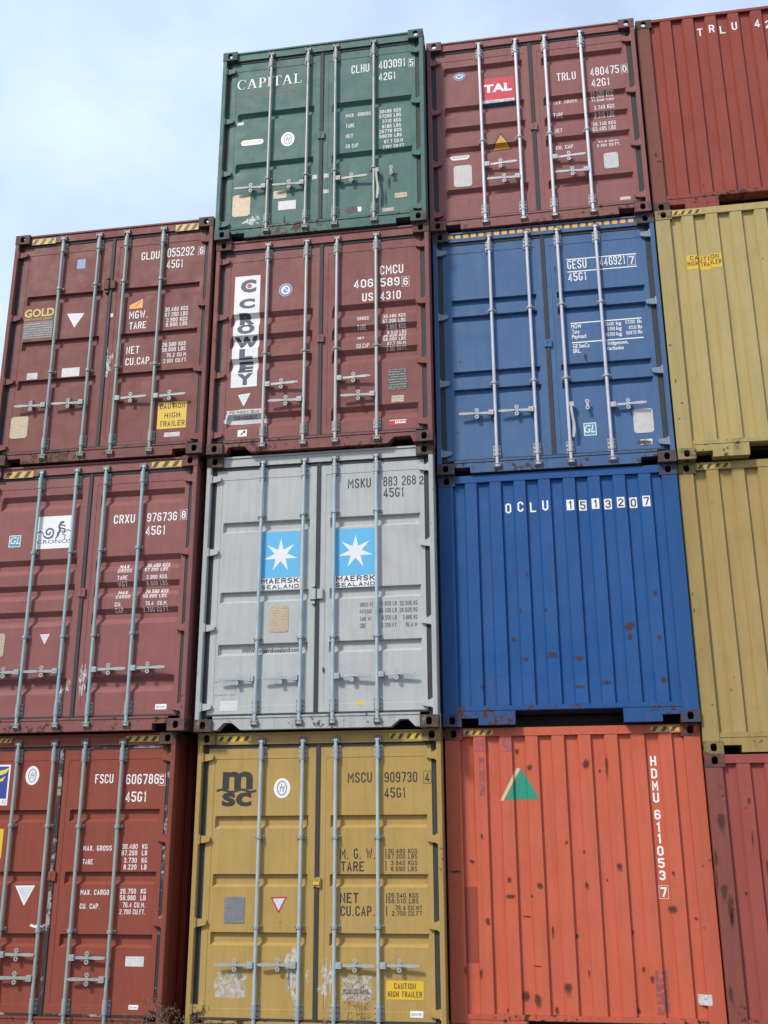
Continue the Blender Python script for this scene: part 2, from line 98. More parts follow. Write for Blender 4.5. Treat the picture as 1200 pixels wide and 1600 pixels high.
def _math(nt, op, a, b):
    m = _n(nt, 'ShaderNodeMath', operation=op)
    for i, v in enumerate((a, b)):
        if isinstance(v, (int, float)): m.inputs[i].default_value = v
        else: nt.links.new(v, m.inputs[i])
    return m.outputs[0]
RUST1 = (.10, .035, .014); RUST2 = (.035, .018, .012)
def paint(key, col, seed=0, rust=.3, fade=.20, rough=.55, streak=.13, low=0.):
    """weathered steel paint: fading, rain streaks, dirt, chips and rust; low = extra rust near the sill"""
    if key in MATS: return MATS[key]
    m, nt, p = _mat(key); ln = nt.links.new
    v = _coords(nt, seed); vs = _coords(nt, seed + .5, (9, 9, .55))
    fd = tuple(min(1, c * .75 + .25 * (.3 * col[0] + .5 * col[1] + .2 * col[2]) + .030) for c in col)
    big = _noise(nt, v, .9, 5, .6)
    c = _mix(nt, _ramp(nt, big.outputs['Fac'], .35, .68, 0, fade), col, fd)
    st = _noise(nt, vs, 2.2, 6, .6)
    c = _mix(nt, _ramp(nt, st.outputs['Fac'], .42, .75, 0, streak * 3), c, tuple(x * .62 + .012 for x in col))
    st2 = _noise(nt, _coords(nt, seed + 3.1, (22, 22, .9)), 1.6, 4, .6)
    c = _mix(nt, _ramp(nt, st2.outputs['Fac'], .55, .8, 0, streak * 1.6), c, fd)
    dirt = _noise(nt, v, 5.5, 8, .68)
    c = _mix(nt, _ramp(nt, dirt.outputs['Fac'], .52, .78, 0, .30), c, tuple(x * .6 + .02 for x in col))
    # chips
    chip = _noise(nt, v, 16, 6, .62); gate = _noise(nt, v, 1.7, 3, .5)
    g = _ramp(nt, gate.outputs['Fac'], .42, .70, .0, .10 * rust)
    if low > 0:
        sp = _n(nt, 'ShaderNodeSeparateXYZ'); tcc = _n(nt, 'ShaderNodeTexCoord'); ln(tcc.outputs['Object'], sp.inputs[0])
        g = _math(nt, 'ADD', g, _ramp(nt, sp.outputs['Z'], .0, .45, .30 * low, 0.))
    thr = _math(nt, 'SUBTRACT', .735, g)
    f = _math(nt, 'MULTIPLY', _math(nt, 'SUBTRACT', chip.outputs['Fac'], thr), 26.)
    f = _n(nt, 'ShaderNodeClamp').inputs[0] and None or f
    cl = _n(nt, 'ShaderNodeClamp'); ln(f, cl.inputs[0]); f = cl.outputs[0]
    rr = _noise(nt, v, 34, 4); rc = _mix(nt, rr.outputs['Fac'], RUST1, RUST2)
    # thin vertical scrapes down to primer, only here and there
    sc = _noise(nt, _coords(nt, seed + 7.7, (26, 26, 2.2)), 1.4, 5, .7); sg = _noise(nt, v, 1.1, 2, .5)
    sf = _math(nt, 'MULTIPLY', _ramp(nt, sc.outputs['Fac'], .70, .75, 0, .55), _ramp(nt, sg.outputs['Fac'], .5, .62, 0, 1))
    c = _mix(nt, sf, c, tuple(min(1, x * .5 + .16) for x in col))
    # runs of rusty water below the chips
    rn = _noise(nt, _coords(nt, seed + 9.1, (13, 13, .5)), 1.3, 4, .6)
    c = _mix(nt, _math(nt, 'MULTIPLY', _ramp(nt, rn.outputs['Fac'], .60, .74, 0, .45 * min(1, rust + .15)), _ramp(nt, gate.outputs['Fac'], .45, .62, 0, 1)), c, (.15, .07, .035))
    # halo of stain round the rust
    ha = _math(nt, 'MULTIPLY', _math(nt, 'SUBTRACT', chip.outputs['Fac'], _math(nt, 'SUBTRACT', thr, .05)), 9.)
    ch = _n(nt, 'ShaderNodeClamp'); ln(ha, ch.inputs[0])
    c = _mix(nt, _math(nt, 'MULTIPLY', ch.outputs[0], .35), c, (.16, .075, .04))
    c = _mix(nt, f, c, rc)
    ln(c, p.inputs['Base Color'])
    ln(_ramp(nt, dirt.outputs['Fac'], .3, .8, rough - .08, rough + .25), p.inputs['Roughness'])
    p.inputs['Specular IOR Level'].default_value = .28
    bn = _noise(nt, v, 2.1, 2, .4); bf = _noise(nt, v, 40, 3, .5)
    h = _math(nt, 'ADD', _math(nt, 'MULTIPLY', bn.outputs['Fac'], .034), _math(nt, 'MULTIPLY', bf.outputs['Fac'], .0006))
    b = _n(nt, 'ShaderNodeBump'); b.inputs['Strength'].default_value = .45; b.inputs['Distance'].default_value = 1.0
    ln(h, b.inputs['Height']); ln(b.outputs['Normal'], p.inputs['Normal'])
    MATS[key] = m; return m
def rusty(key, col, seed=0, amt=.5):
    """frame steel: the body paint half eaten by rust"""
    if key in MATS: return MATS[key]
    m, nt, p = _mat(key); ln = nt.links.new; v = _coords(nt, seed)
    a = _noise(nt, v, 7, 8, .7); b = _noise(nt, v, 30, 4)
    rc = _mix(nt, b.outputs['Fac'], (.105, .048, .028), (.035, .022, .017))
    c = _mix(nt, _ramp(nt, a.outputs['Fac'], .62 - amt * .32, .70 - amt * .22, 0, 1), tuple(x * .8 + .01 for x in col), rc)
    ln(c, p.inputs['Base Color']); p.inputs['Roughness'].default_value = .75
    bb = _n(nt, 'ShaderNodeBump'); bb.inputs['Strength'].default_value = .3; bb.inputs['Distance'].default_value = .004
    ln(b.outputs['Fac'], bb.inputs['Height']); ln(bb.outputs['Normal'], p.inputs['Normal'])
    MATS[key] = m; return m
def metal(key, col, seed=0, rust=.3, rough=.5, met=.25):
    if key in MATS: return MATS[key]
    m, nt, p = _mat(key); ln = nt.links.new; v = _coords(nt, seed, (1, 1, .35))
    a = _noise(nt, v, 14, 6, .65); b = _noise(nt, v, 50, 3)
    c = _mix(nt, _ramp(nt, a.outputs['Fac'], .4, .7, 0, .5), col, tuple(x * .6 for x in col))
    c = _mix(nt, _ramp(nt, a.outputs['Fac'], .70 - rust * .12, .76 - rust * .1, 0, .85), c, (.13, .06, .035))
    ln(c, p.inputs['Base Color']); p.inputs['Roughness'].default_value = rough; p.inputs['Metallic'].default_value = met
    MATS[key] = m; return m
def flat(key, col, rough=.6, wear=.12, scale=30, under=None, thr=.70):
    """printed film or stencil paint with light soiling; under = what shows where it has worn off"""
    if key in MATS: return MATS[key]
    m, nt, p = _mat(key); ln = nt.links.new; v = _coords(nt, hash(len(key)) % 7)
    a = _noise(nt, v, scale, 5, .65); big = _noise(nt, v, 6, 5, .6)
    c = _mix(nt, _ramp(nt, big.outputs['Fac'], .35, .75, 0, wear * 2), col, tuple(x * .55 + .03 for x in col))
    if under: c = _mix(nt, _ramp(nt, a.outputs['Fac'], thr - .05, thr + .02, 0, 1), c, under)
    ln(c, p.inputs['Base Color']); p.inputs['Roughness'].default_value = rough
    MATS[key] = m; return m
def printed(key, col, ink, rows=55, amount=.5, rough=.4, met=0.):
    """a plate or label covered in rows of print too small to read"""
    if key in MATS: return MATS[key]
    m, nt, p = _mat(key); ln = nt.links.new
    tc = _n(nt, 'ShaderNodeTexCoord'); sp = _n(nt, 'ShaderNodeSeparateXYZ'); ln(tc.outputs['Object'], sp.inputs[0])
    w = _math(nt, 'FRACT', _math(nt, 'MULTIPLY', sp.outputs['Z'], float(rows)), 0)
    row = _n(nt, 'ShaderNodeMath', operation='LESS_THAN'); ln(w, row.inputs[0]); row.inputs[1].default_value = .5
    mp = _n(nt, 'ShaderNodeMapping'); mp.inputs['Scale'].default_value = (120, 1, rows); ln(tc.outputs['Object'], mp.inputs['Vector'])
    n = _noise(nt, mp, 1., 2, .5)
    g = _ramp(nt, n.outputs['Fac'], .42, .5, 0, amount)
    v = _coords(nt, 2); d = _noise(nt, v, 14, 6, .65)
    c = _mix(nt, _ramp(nt, d.outputs['Fac'], .45, .75, 0, .5), col, tuple(x * .6 + .01 for x in col))
    c = _mix(nt, _math(nt, 'MULTIPLY', g, row.outputs[0]), c, ink)
    ln(c, p.inputs['Base Color']); p.inputs['Roughness'].default_value = rough; p.inputs['Metallic'].default_value = met
    MATS[key] = m; return m
def film(key, col, alpha=.45):
    """crumpled clear tape, partly torn away"""
    if key in MATS: return MATS[key]
    m, nt, p = _mat(key); ln = nt.links.new; v = _coords(nt, 4)
    a = _noise(nt, v, 24, 6, .7)
    ln(_ramp(nt, a.outputs['Fac'], .38, .58, .05, alpha * 2), p.inputs['Alpha'])
    p.inputs['Base Color'].default_value = col + (1,); p.inputs['Roughness'].default_value = .3
    b = _n(nt, 'ShaderNodeBump'); b.inputs['Strength'].default_value = .6; b.inputs['Distance'].default_value = .01
    ln(a.outputs['Fac'], b.inputs['Height']); ln(b.outputs['Normal'], p.inputs['Normal'])
    MATS[key] = m; return m
def scuffed_rubber():
    if 'scuffed_rubber' in MATS: return MATS['scuffed_rubber']
    m, nt, p = _mat('scuffed_rubber'); ln = nt.links.new
    a = _noise(nt, _coords(nt, 5, (1, 1, 1)), 5, 8, .72)
    ln(_mix(nt, _ramp(nt, a.outputs['Fac'], .535, .59, 0, .75), (.022, .024, .028), (.42, .40, .38)), p.inputs['Base Color']); p.inputs['Roughness'].default_value = .6
    MATS['scuffed_rubber'] = m; return m
def rust_spot_mat():
    if 'rust_spot' in MATS: return MATS['rust_spot']
    m, nt, p = _mat('rust_spot'); ln = nt.links.new; v = _coords(nt, 1)
    at = _n(nt, 'ShaderNodeAttribute', attribute_name='edge')
    n = _noise(nt, v, 60, 6, .7); n2 = _noise(nt, v, 120, 3)
    s = _math(nt, 'ADD', at.outputs['Fac'], _math(nt, 'MULTIPLY', _math(nt, 'SUBTRACT', n.outputs['Fac'], .5), 1.3))
    ln(_ramp(nt, s, .22, .95, 0, .82), p.inputs['Alpha'])
    ln(_mix(nt, n2.outputs['Fac'], (.12, .045, .02), (.045, .022, .016)), p.inputs['Base Color']); p.inputs['Roughness'].default_value = .85
    MATS['rust_spot'] = m; return m

# ------------------------------------------------------------------ mesh building
class MB:
    def __init__(s): s.v = []; s.f = []; s.m = []
    def add(s, vs, fs, mi=0):
        o = len(s.v); s.v += [tuple(v) for v in vs]; s.f += [tuple(i + o for i in f) for f in fs]; s.m += [mi] * len(fs)
    def box(s, x0, x1, y0, y1, z0, z1, mi=0, bev=0):
        if bev:   # chamfer the four long front edges
            b = bev
            pts = [(x0 + b, y0), (x1 - b, y0), (x1, y0 + b), (x1, y1), (x0, y1), (x0, y0 + b)]
            vs = [(x, y, z0) for x, y in pts] + [(x, y, z1) for x, y in pts]; n = 6
            s.add(vs, [(i, (i + 1) % n, (i + 1) % n + n, i + n) for i in range(n)] + [tuple(range(n))[::-1], tuple(range(n, 2 * n))], mi); return
        s.add([(x0, y0, z0), (x1, y0, z0), (x1, y1, z0), (x0, y1, z0), (x0, y0, z1), (x1, y0, z1), (x1, y1, z1), (x0, y1, z1)],
              [(0, 1, 5, 4), (1, 2, 6, 5), (2, 3, 7, 6), (3, 0, 4, 7), (4, 5, 6, 7), (3, 2, 1, 0)], mi)
    def prism(s, pts, y0, y1, mi=0):
        """outline in x,z extruded along y"""
        n = len(pts); vs = [(x, y0, z) for x, z in pts] + [(x, y1, z) for x, z in pts]
        s.add(vs, [(i, (i + 1) % n, (i + 1) % n + n, i + n) for i in range(n)] + [tuple(range(n)), tuple(range(n, 2 * n))[::-1]], mi)
    def tube(s, p, q, r, n=10, r2=None, mi=0, cap=True):
        p = Vector(p); q = Vector(q); d = (q - p).normalized(); r2 = r if r2 is None else r2
        u = d.orthogonal().normalized(); w = d.cross(u)
        vs = [p + (u * math.cos(2 * math.pi * i / n) + w * math.sin(2 * math.pi * i / n)) * r for i in range(n)]
        vs += [q + (u * math.cos(2 * math.pi * i / n) + w * math.sin(2 * math.pi * i / n)) * r2 for i in range(n)]
        fs = [(i, (i + 1) % n, (i + 1) % n + n, i + n) for i in range(n)]
        if cap: fs += [tuple(range(n))[::-1], tuple(range(n, 2 * n))]
        s.add(vs, fs, mi)
    def holed(s, o, u, v, a, b, t, hole, mi=0, N=16):
        """plate a x b at o along unit axes u,v, thickness t along -(u x v) with an oval hole (cu,cv,ru,rv)"""
        o = Vector(o); u = Vector(u); v = Vector(v); w = v.cross(u)
        if hole is None:
            vs = [o, o + u * a, o + u * a + v * b, o + v * b]; vs = vs + [x + w * t for x in vs]
            s.add(vs, [(0, 1, 2, 3), (7, 6, 5, 4), (0, 4, 5, 1), (1, 5, 6, 2), (2, 6, 7, 3), (3, 7, 4, 0)], mi); return
        cu, cv, ru, rv = hole; outer = []; inner = []
        for i in range(N):
            an = 2 * math.pi * i / N; c, si = math.cos(an), math.sin(an); k = 1 / max(abs(c), abs(si))
            outer.append(o + u * (a / 2 + a / 2 * c * k) + v * (b / 2 + b / 2 * si * k))
            # straight-sided oval
            inner.append(o + u * (cu + ru * math.copysign(abs(c) ** .75, c)) + v * (cv + rv * math.copysign(abs(si) ** .75, si)))
        vs = outer + inner + [x + w * t for x in inner] + [x + w * t for x in outer]
        fs = []
        for i in range(N):
            j = (i + 1) % N
            fs += [(i, j, N + j, N + i), (N + i, N + j, 2 * N + j, 2 * N + i), (2 * N + i, 2 * N + j, 3 * N + j, 3 * N + i), (3 * N + i, 3 * N + j, j, i)]
        s.add(vs, fs, mi)
    def mesh(s, name, mats, smooth=False, recalc=True):
        me = bpy.data.meshes.new(name); me.from_pydata(s.v, [], s.f)
        for m in mats: me.materials.append(m)
        me.polygons.foreach_set('material_index', s.m)
        if recalc:
            bm = bmesh.new(); bm.from_mesh(me); bmesh.ops.recalc_face_normals(bm, faces=bm.faces); bm.to_mesh(me); bm.free()
        if smooth: me.shade_smooth()
        me.update(); return me
def link(name, me, parent=None, loc=None, label=None, kind=None):
    o = bpy.data.objects.new(name, me); COL.objects.link(o)
    if parent is not None: o.parent = parent
    if loc is not None: o.location = loc
    if label: o['label'] = label
    if kind: o['kind'] = kind
    return o

# ------------------------------------------------------------------ stencil lettering (strokes)
A_, B_ = .30, .14
G = {
 'O': [(1, [(A_, 0), (1 - A_, 0), (1, B_), (1, 1 - B_), (1 - A_, 1), (A_, 1), (0, 1 - B_), (0, B_)])],
 'D': [(1, [(0, 0), (1 - A_, 0), (1, B_), (1, 1 - B_), (1 - A_, 1), (0, 1)])],
 'C': [(0, [(1, .30), (1, B_), (1 - A_, 0), (A_, 0), (0, B_), (0, 1 - B_), (A_, 1), (1 - A_, 1), (1, 1 - B_), (1, .70)])],
 'G': [(0, [(1, .78), (1, 1 - B_), (1 - A_, 1), (A_, 1), (0, 1 - B_), (0, B_), (A_, 0), (1 - A_, 0), (1, B_), (1, .42), (.6, .42)])],
 'U': [(0, [(0, 1), (0, B_), (A_, 0), (1 - A_, 0), (1, B_), (1, 1)])],
 'J': [(0, [(0, .3), (0, B_), (A_, 0), (1 - A_, 0), (1, B_), (1, 1)])],
 'S': [(0, [(1, .76), (1, 1 - B_), (1 - A_, 1), (A_, 1), (0, 1 - B_), (0, .66), (1, .36), (1, B_), (1 - A_, 0), (A_, 0), (0, B_), (0, .25)])],
 'A': [(0, [(0, 0), (.5, 1), (1, 0)]), (0, [(.2, .30), (.8, .30)])],
 'B': [(1, [(0, 0), (1 - A_, 0), (1, B_), (1, .40), (.78, .52), (.95, .64), (.95, 1 - B_), (1 - A_, 1), (0, 1)]), (0, [(.05, .52), (.72, .52)])],
 'E': [(0, [(1, 0), (0, 0), (0, 1), (1, 1)]), (0, [(.05, .52), (.85, .52)])],
 'F': [(0, [(0, 0), (0, 1), (1, 1)]), (0, [(.05, .52), (.85, .52)])],
 'H': [(0, [(0, 0), (0, 1)]), (0, [(1, 0), (1, 1)]), (0, [(.05, .5), (.95, .5)])],
 'I': [(0, [(.5, 0), (.5, 1)])],
 'K': [(0, [(0, 0), (0, 1)]), (0, [(1, 1), (.1, .42)]), (0, [(.38, .58), (1, 0)])],
 'L': [(0, [(0, 1), (0, 0), (1, 0)])],
 'M': [(0, [(0, 0), (0, 1), (.5, .38), (1, 1), (1, 0)])],
 'N': [(0, [(0, 0), (0, 1), (1, 0), (1, 1)])],
 'P': [(0, [(0, 0), (0, 1), (1 - A_, 1), (1, 1 - B_), (1, .58), (1 - A_, .46), (.05, .46)])],
 'R': [(0, [(0, 0), (0, 1), (1 - A_, 1), (1, 1 - B_), (1, .60), (1 - A_, .48), (.05, .48)]), (0, [(.6, .46), (1, 0)])],
 'T': [(0, [(0, 1), (1, 1)]), (0, [(.5, .97), (.5, 0)])],
 'W': [(0, [(0, 1), (.22, 0), (.5, .8), (.78, 0), (1, 1)])],
 'X': [(0, [(0, 0), (1, 1)]), (0, [(0, 1), (1, 0)])],
 'Y': [(0, [(0, 1), (.5, .48), (.5, 0)]), (0, [(.56, .5), (1, 1)])],
 'V': [(0, [(0, 1), (.5, 0), (1, 1)])],
 '1': [(0, [(.2, .80), (.62, 1), (.62, 0)])],
 '2': [(0, [(0, .74), (0, 1 - B_), (A_, 1), (1 - A_, 1), (1, 1 - B_), (1, .64), (0, .10), (0, 0), (1, 0)])],
 '3': [(0, [(0, .76), (0, 1 - B_), (A_, 1), (1 - A_, 1), (1, 1 - B_), (1, .64), (.75, .52), (1, .40), (1, B_), (1 - A_, 0), (A_, 0), (0, B_), (0, .24)]), (0, [(.4, .52), (.72, .52)])],
 '4': [(0, [(.72, 0), (.72, 1), (0, .30), (0, .22), (1.0, .22)])],
 '5': [(0, [(1, 1), (0, 1), (0, .58), (1 - A_, .58), (1, .46), (1, B_), (1 - A_, 0), (A_, 0), (0, B_), (0, .22)])],
 '6': [(0, [(1, .78), (1, 1 - B_), (1 - A_, 1), (A_, 1), (0, 1 - B_), (0, B_), (A_, 0), (1 - A_, 0), (1, B_), (1, .44), (1 - A_, .56), (.05, .56)])],
 '7': [(0, [(0, 1), (1, 1), (1, .86), (.42, 0)])],
 '8': [(1, [(A_, 0), (1 - A_, 0), (1, B_), (1, .38), (.82, .52), (.95, .66), (.95, 1 - B_), (1 - A_, 1), (A_, 1), (.05, 1 - B_), (.05, .66), (.18, .52), (0, .38), (0, B_)]), (0, [(.22, .52), (.78, .52)])],
 '9': [(0, [(0, .22), (0, B_), (A_, 0), (1 - A_, 0), (1, B_), (1, 1 - B_), (1 - A_, 1), (A_, 1), (0, 1 - B_), (0, .56), (A_, .44), (.95, .44)])],
}
G['0'] = G['O']
NARROW = {'M': 1.28, 'W': 1.35, 'I': .45, '1': .72, '.': .42, ' ': .62, ',': .4}
def strokes(poly, closed, t):
    """outline quads of a polyline of width t with mitred corners (2D)"""
    P = [Vector(p) for p in poly]; n = len(P); Ls = []; Rs = []
    for i in range(n):
        a = P[i - 1] if (closed or i > 0) else None; b = P[(i + 1) % n] if (closed or i < n - 1) else None
        d1 = (P[i] - a).normalized() if a is not None else None; d2 = (b - P[i]).normalized() if b is not None else None
        if d1 is None: d1 = d2
        if d2 is None: d2 = d1
        n1 = Vector((-d1.y, d1.x)); n2 = Vector((-d2.y, d2.x)); m = (n1 + n2)
        if m.length < 1e-4: m = n1.copy()
        m.normalize(); k = 1 / max(.45, m.dot(n1))
        Ls.append(P[i] + m * k * t / 2); Rs.append(P[i] - m * k * t / 2)
    vs = Ls + Rs; fs = []
    for i in range(n if closed else n - 1):
        j = (i + 1) % n; fs.append((i, j, n + j, n + i))
    return vs, fs
def stencil(text, x, z, w, h, t=None, layer0=0):
    """returns list of (verts2d, faces, layer)"""
    res = []; boxed = text.startswith('[')
    if boxed: text = text[1:]
    adv = [NARROW.get(c, 1.) for c in text]; gap = .30
    tot = sum(adv) + gap * (len(text) - 1); u = w / tot
    t = t or min(h * .145, u * .27)
    cx = x
    for c, a in zip(text, adv):
        cw = a * u
        if c in '.,': res.append(([Vector((cx + cw * .2, z)), Vector((cx + cw * .2 + t, z)), Vector((cx + cw * .2 + t, z + t)), Vector((cx + cw * .2, z + t))], [(0, 1, 2, 3)], 0))
        elif c == '/': pass
        elif c in G:
            for k, (cl, pl) in enumerate(G[c]):
                if c in 'I1' and a < 1: pl = [(p[0], p[1]) for p in pl]
                pp = [(cx + t / 2 + p[0] * max(cw - t, .0005), z + t / 2 + p[1] * (h - t)) for p in pl]
                # butt ends: extend open ends by half a stroke so caps reach the line
                if not cl:
                    for e, q in ((0, 1), (-1, -2)):
                        ex, ez = pl[e]; vert = abs(pl[q][1] - ez) > abs(pl[q][0] - ex)
                        if (vert and 0 < ez < 1) or (not vert and 0 < ex < 1): continue
                        d = (Vector(pp[e]) - Vector(pp[q])).normalized() * (t / 2 if c != '-' else 0); pp[e] = tuple(Vector(pp[e]) + d)
                v, f = strokes(pp, cl, t); res.append((v, f, k))
        cx += cw + gap * u
    if boxed:
        m = h * .16; tt = h * .038
        bx = [(x - m, z - m), (x + w + m, z - m), (x + w + m, z + h + m), (x - m, z + h + m)]
        v, f = strokes(bx, True, tt); res.append((v, f, 0))
    return res
def font2d(text, x, z, w, h, fat=0., shear=0.):
    cu = bpy.data.curves.new('t', 'FONT'); cu.body = text; cu.size = 1; cu.offset = fat; cu.shear = shear; cu.resolution_u = 3
    o = bpy.data.objects.new('t', cu); COL.objects.link(o)
    dg = bpy.context.evaluated_depsgraph_get(); me = bpy.data.meshes.new_from_object(o.evaluated_get(dg))
    vs = [Vector((v.co.x, v.co.y)) for v in me.vertices]; fs = [tuple(p.vertices) for p in me.polygons]
    bpy.data.objects.remove(o); bpy.data.curves.remove(cu); bpy.data.meshes.remove(me)
    x0 = min(v.x for v in vs); x1 = max(v.x for v in vs); y1 = max(v.y for v in vs)
    y0 = min(v.y for v in vs) if text in ('sc', 'm', 'W', 'C', 'O', 'GL') else 0
    vs = [Vector((x + (v.x - x0) / (x1 - x0) * w, z + (v.y - y0) / (y1 - y0) * h)) for v in vs]
    return [(vs, fs, 0)]
# serif capitals for the word mark: polygons on a 1-high grid -> (width, polygons)
def _arc(cx, cy, rx, ry, a0, a1, n): return [(cx + rx * math.cos(R(a0 + (a1 - a0) * i / n)), cy + ry * math.sin(R(a0 + (a1 - a0) * i / n))) for i in range(n + 1)]
SER = {
 'I': (.40, [[(.12, 0), (.28, 0), (.28, 1), (.12, 1)], [(0, 0), (.12, 0), (.12, .05), (0, .05)], [(.28, 0), (.40, 0), (.40, .05), (.28, .05)], [(0, .95), (.12, .95), (.12, 1), (0, 1)], [(.28, .95), (.4, .95), (.4, 1), (.28, 1)]]),
 'T': (.80, [[(.32, 0), (.48, 0), (.48, .94), (.32, .94)], [(.2, 0), (.32, 0), (.32, .05), (.2, .05)], [(.48, 0), (.6, 0), (.6, .05), (.48, .05)], [(0, .94), (.8, .94), (.8, 1), (0, 1)], [(0, .76), (.04, .76), (.07, .94), (0, .94)], [(.76, .76), (.8, .76), (.8, .94), (.73, .94)]]),
 'L': (.72, [[(.12, .05), (.28, .05), (.28, 1), (.12, 1)], [(0, 0), (.72, 0), (.72, .05), (0, .05)], [(.66, .05), (.72, .05), (.72, .27), (.68, .27)], [(0, .95), (.12, .95), (.12, 1), (0, 1)], [(.28, .95), (.4, .95), (.4, 1), (.28, 1)]]),
 'P': (.72, [[(.12, 0), (.28, 0), (.28, 1), (.12, 1)], [(0, 0), (.12, 0), (.12, .05), (0, .05)], [(.28, 0), (.4, 0), (.4, .05), (.28, .05)], [(0, .95), (.12, .95), (.12, 1), (0, 1)]]),
 'A': (.92, [[(.36, 1), (.52, 1), (.84, .05), (.66, .05)], [(.36, 1), (.43, .82), (.15, .05), (.09, .05)], [(.26, .33), (.61, .33), (.59, .38), (.28, .38)], [(0, 0), (.26, 0), (.26, .05), (0, .05)], [(.58, 0), (.92, 0), (.92, .05), (.58, .05)]]),
 'C': (.82, []),
}
def _band(o, i): return [[o[k], o[k + 1], i[k + 1], i[k]] for k in range(len(o) - 1)]
SER['P'][1].extend(_band(_arc(.40, .72, .32, .28, 90, -90, 10), _arc(.38, .72, .17, .225, 90, -90, 10)))
SER['P'][1].extend([[(.28, .945), (.38, .945), (.40, 1), (.28, 1)], [(.28, .44), (.40, .44), (.38, .495), (.28, .495)]])
SER['C'][1].extend(_band(_arc(.43, .5, .43, .515, 40, 320, 18), _arc(.47, .5, .31, .46, 44, 316, 18)))
SER['C'][1].extend([[(.74, .68), (.79, .68), (.79, 1), (.75, 1)]])
def serif(text, x, z, w, h):
    tot = sum(SER[c][0] for c in text) + .10 * (len(text) - 1); u = w / tot; cx = x; res = []
    for c in text:
        for k, pl in enumerate(SER[c][1]): res.append(([Vector((cx + p[0] * u, z + p[1] * h)) for p in pl], [tuple(range(len(pl)))], k % 5))
        cx += (SER[c][0] + .10) * u
    return res

# ------------------------------------------------------------------ decals that follow the relief of the steel
def decal(name, shapes, prof, xb, zb, mats, parent, off=.0015, label=None, thick=0.):
    """shapes: list of (verts2d, faces, layer[, mat]); cut at the creases of the panel and laid on it"""
    bm = bmesh.new()
    lay = bm.verts.layers.float.new('lay')
    for sh in shapes:
        vs, fs, ly = sh[:3]; mi = sh[3] if len(sh) > 3 else 0
        bv = []
        for v in vs:
            b = bm.verts.new((v[0], 0, v[1])); b[lay] = ly; bv.append(b)
        for f in fs:
            if len(set(f)) < 3: continue
            try: fc = bm.faces.new([bv[i] for i in f]); fc.material_index = mi
            except ValueError: pass
    if not bm.faces: bm.free(); return None
    xs = [v.co.x for v in bm.verts]; zs = [v.co.z for v in bm.verts]
    x0, x1, z0, z1 = min(xs), max(xs), min(zs), max(zs)
    for b in xb:
        if x0 < b < x1: bmesh.ops.bisect_plane(bm, geom=bm.verts[:] + bm.edges[:] + bm.faces[:], plane_co=(b, 0, 0), plane_no=(1, 0, 0), dist=1e-6)
    for b in zb:
        if z0 < b < z1: bmesh.ops.bisect_plane(bm, geom=bm.verts[:] + bm.edges[:] + bm.faces[:], plane_co=(0, 0, b), plane_no=(0, 0, 1), dist=1e-6)
    for v in bm.verts: v.co.y = prof(v.co.x, v.co.z) - off - .0004 * max(0, v[lay])
    for f in bm.faces:
        f.normal_update()
        if f.normal.y > 0: f.normal_flip()
    me = bpy.data.meshes.new(name); bm.to_mesh(me); bm.free()
    for m in (mats if isinstance(mats, list) else [mats]): me.materials.append(m)
    return link(name, me, parent, label=label)
def rect2(x0, z0, x1, z1): return [Vector((x0, z0)), Vector((x1, z0)), Vector((x1, z1)), Vector((x0, z1))]
def rs(x0, z0, x1, z1, ly=0, mi=0): return (rect2(x0, z0, x1, z1), [(0, 1, 2, 3)], ly, mi)
def ell(cx, cz, a, b, ly=0, mi=0, n=28): return ([Vector((cx + a * math.cos(2 * math.pi * i / n), cz + b * math.sin(2 * math.pi * i / n))) for i in range(n)], [tuple(range(n))], ly, mi)
def ring(cx, cz, a, b, t, ly=0, mi=0, n=28):
    v, f = strokes([(cx + a * math.cos(2 * math.pi * i / n), cz + b * math.sin(2 * math.pi * i / n)) for i in range(n)], True, t); return (v, f, ly, mi)
def line2(pts, t, ly=0, mi=0, closed=False): v, f = strokes(pts, closed, t); return (v, f, ly, mi)
def jag(x0, z0, x1, z1, rnd, ly=0, mi=0, amt=.25):
    n = 5; P = []
    for (ax, az), (bx, bz) in zip([(x0, z0), (x1, z0), (x1, z1), (x0, z1)], [(x1, z0), (x1, z1), (x0, z1), (x0, z0)]):
        for i in range(n):
            t = i / n; jx = (rnd.random() - .5) * amt * (x1 - x0); jz = (rnd.random() - .5) * amt * (z1 - z0)
            P.append(Vector((ax + (bx - ax) * t + (jx if ax == bx else 0), az + (bz - az) * t + (jz if az == bz else 0))))
    return (P, [tuple(range(len(P)))], ly, mi)
def pill(x0, z0, x1, z1, ly=0, mi=0):
    r = (z1 - z0) / 2; cz = (z0 + z1) / 2
    P = [Vector((x1 - r + r * math.cos(R(a)), cz + r * math.sin(R(a)))) for a in range(-90, 91, 30)] + [Vector((x0 + r + r * math.cos(R(a)), cz + r * math.sin(R(a)))) for a in range(90, 271, 30)]
    return (P, [tuple(range(len(P)))], ly, mi)

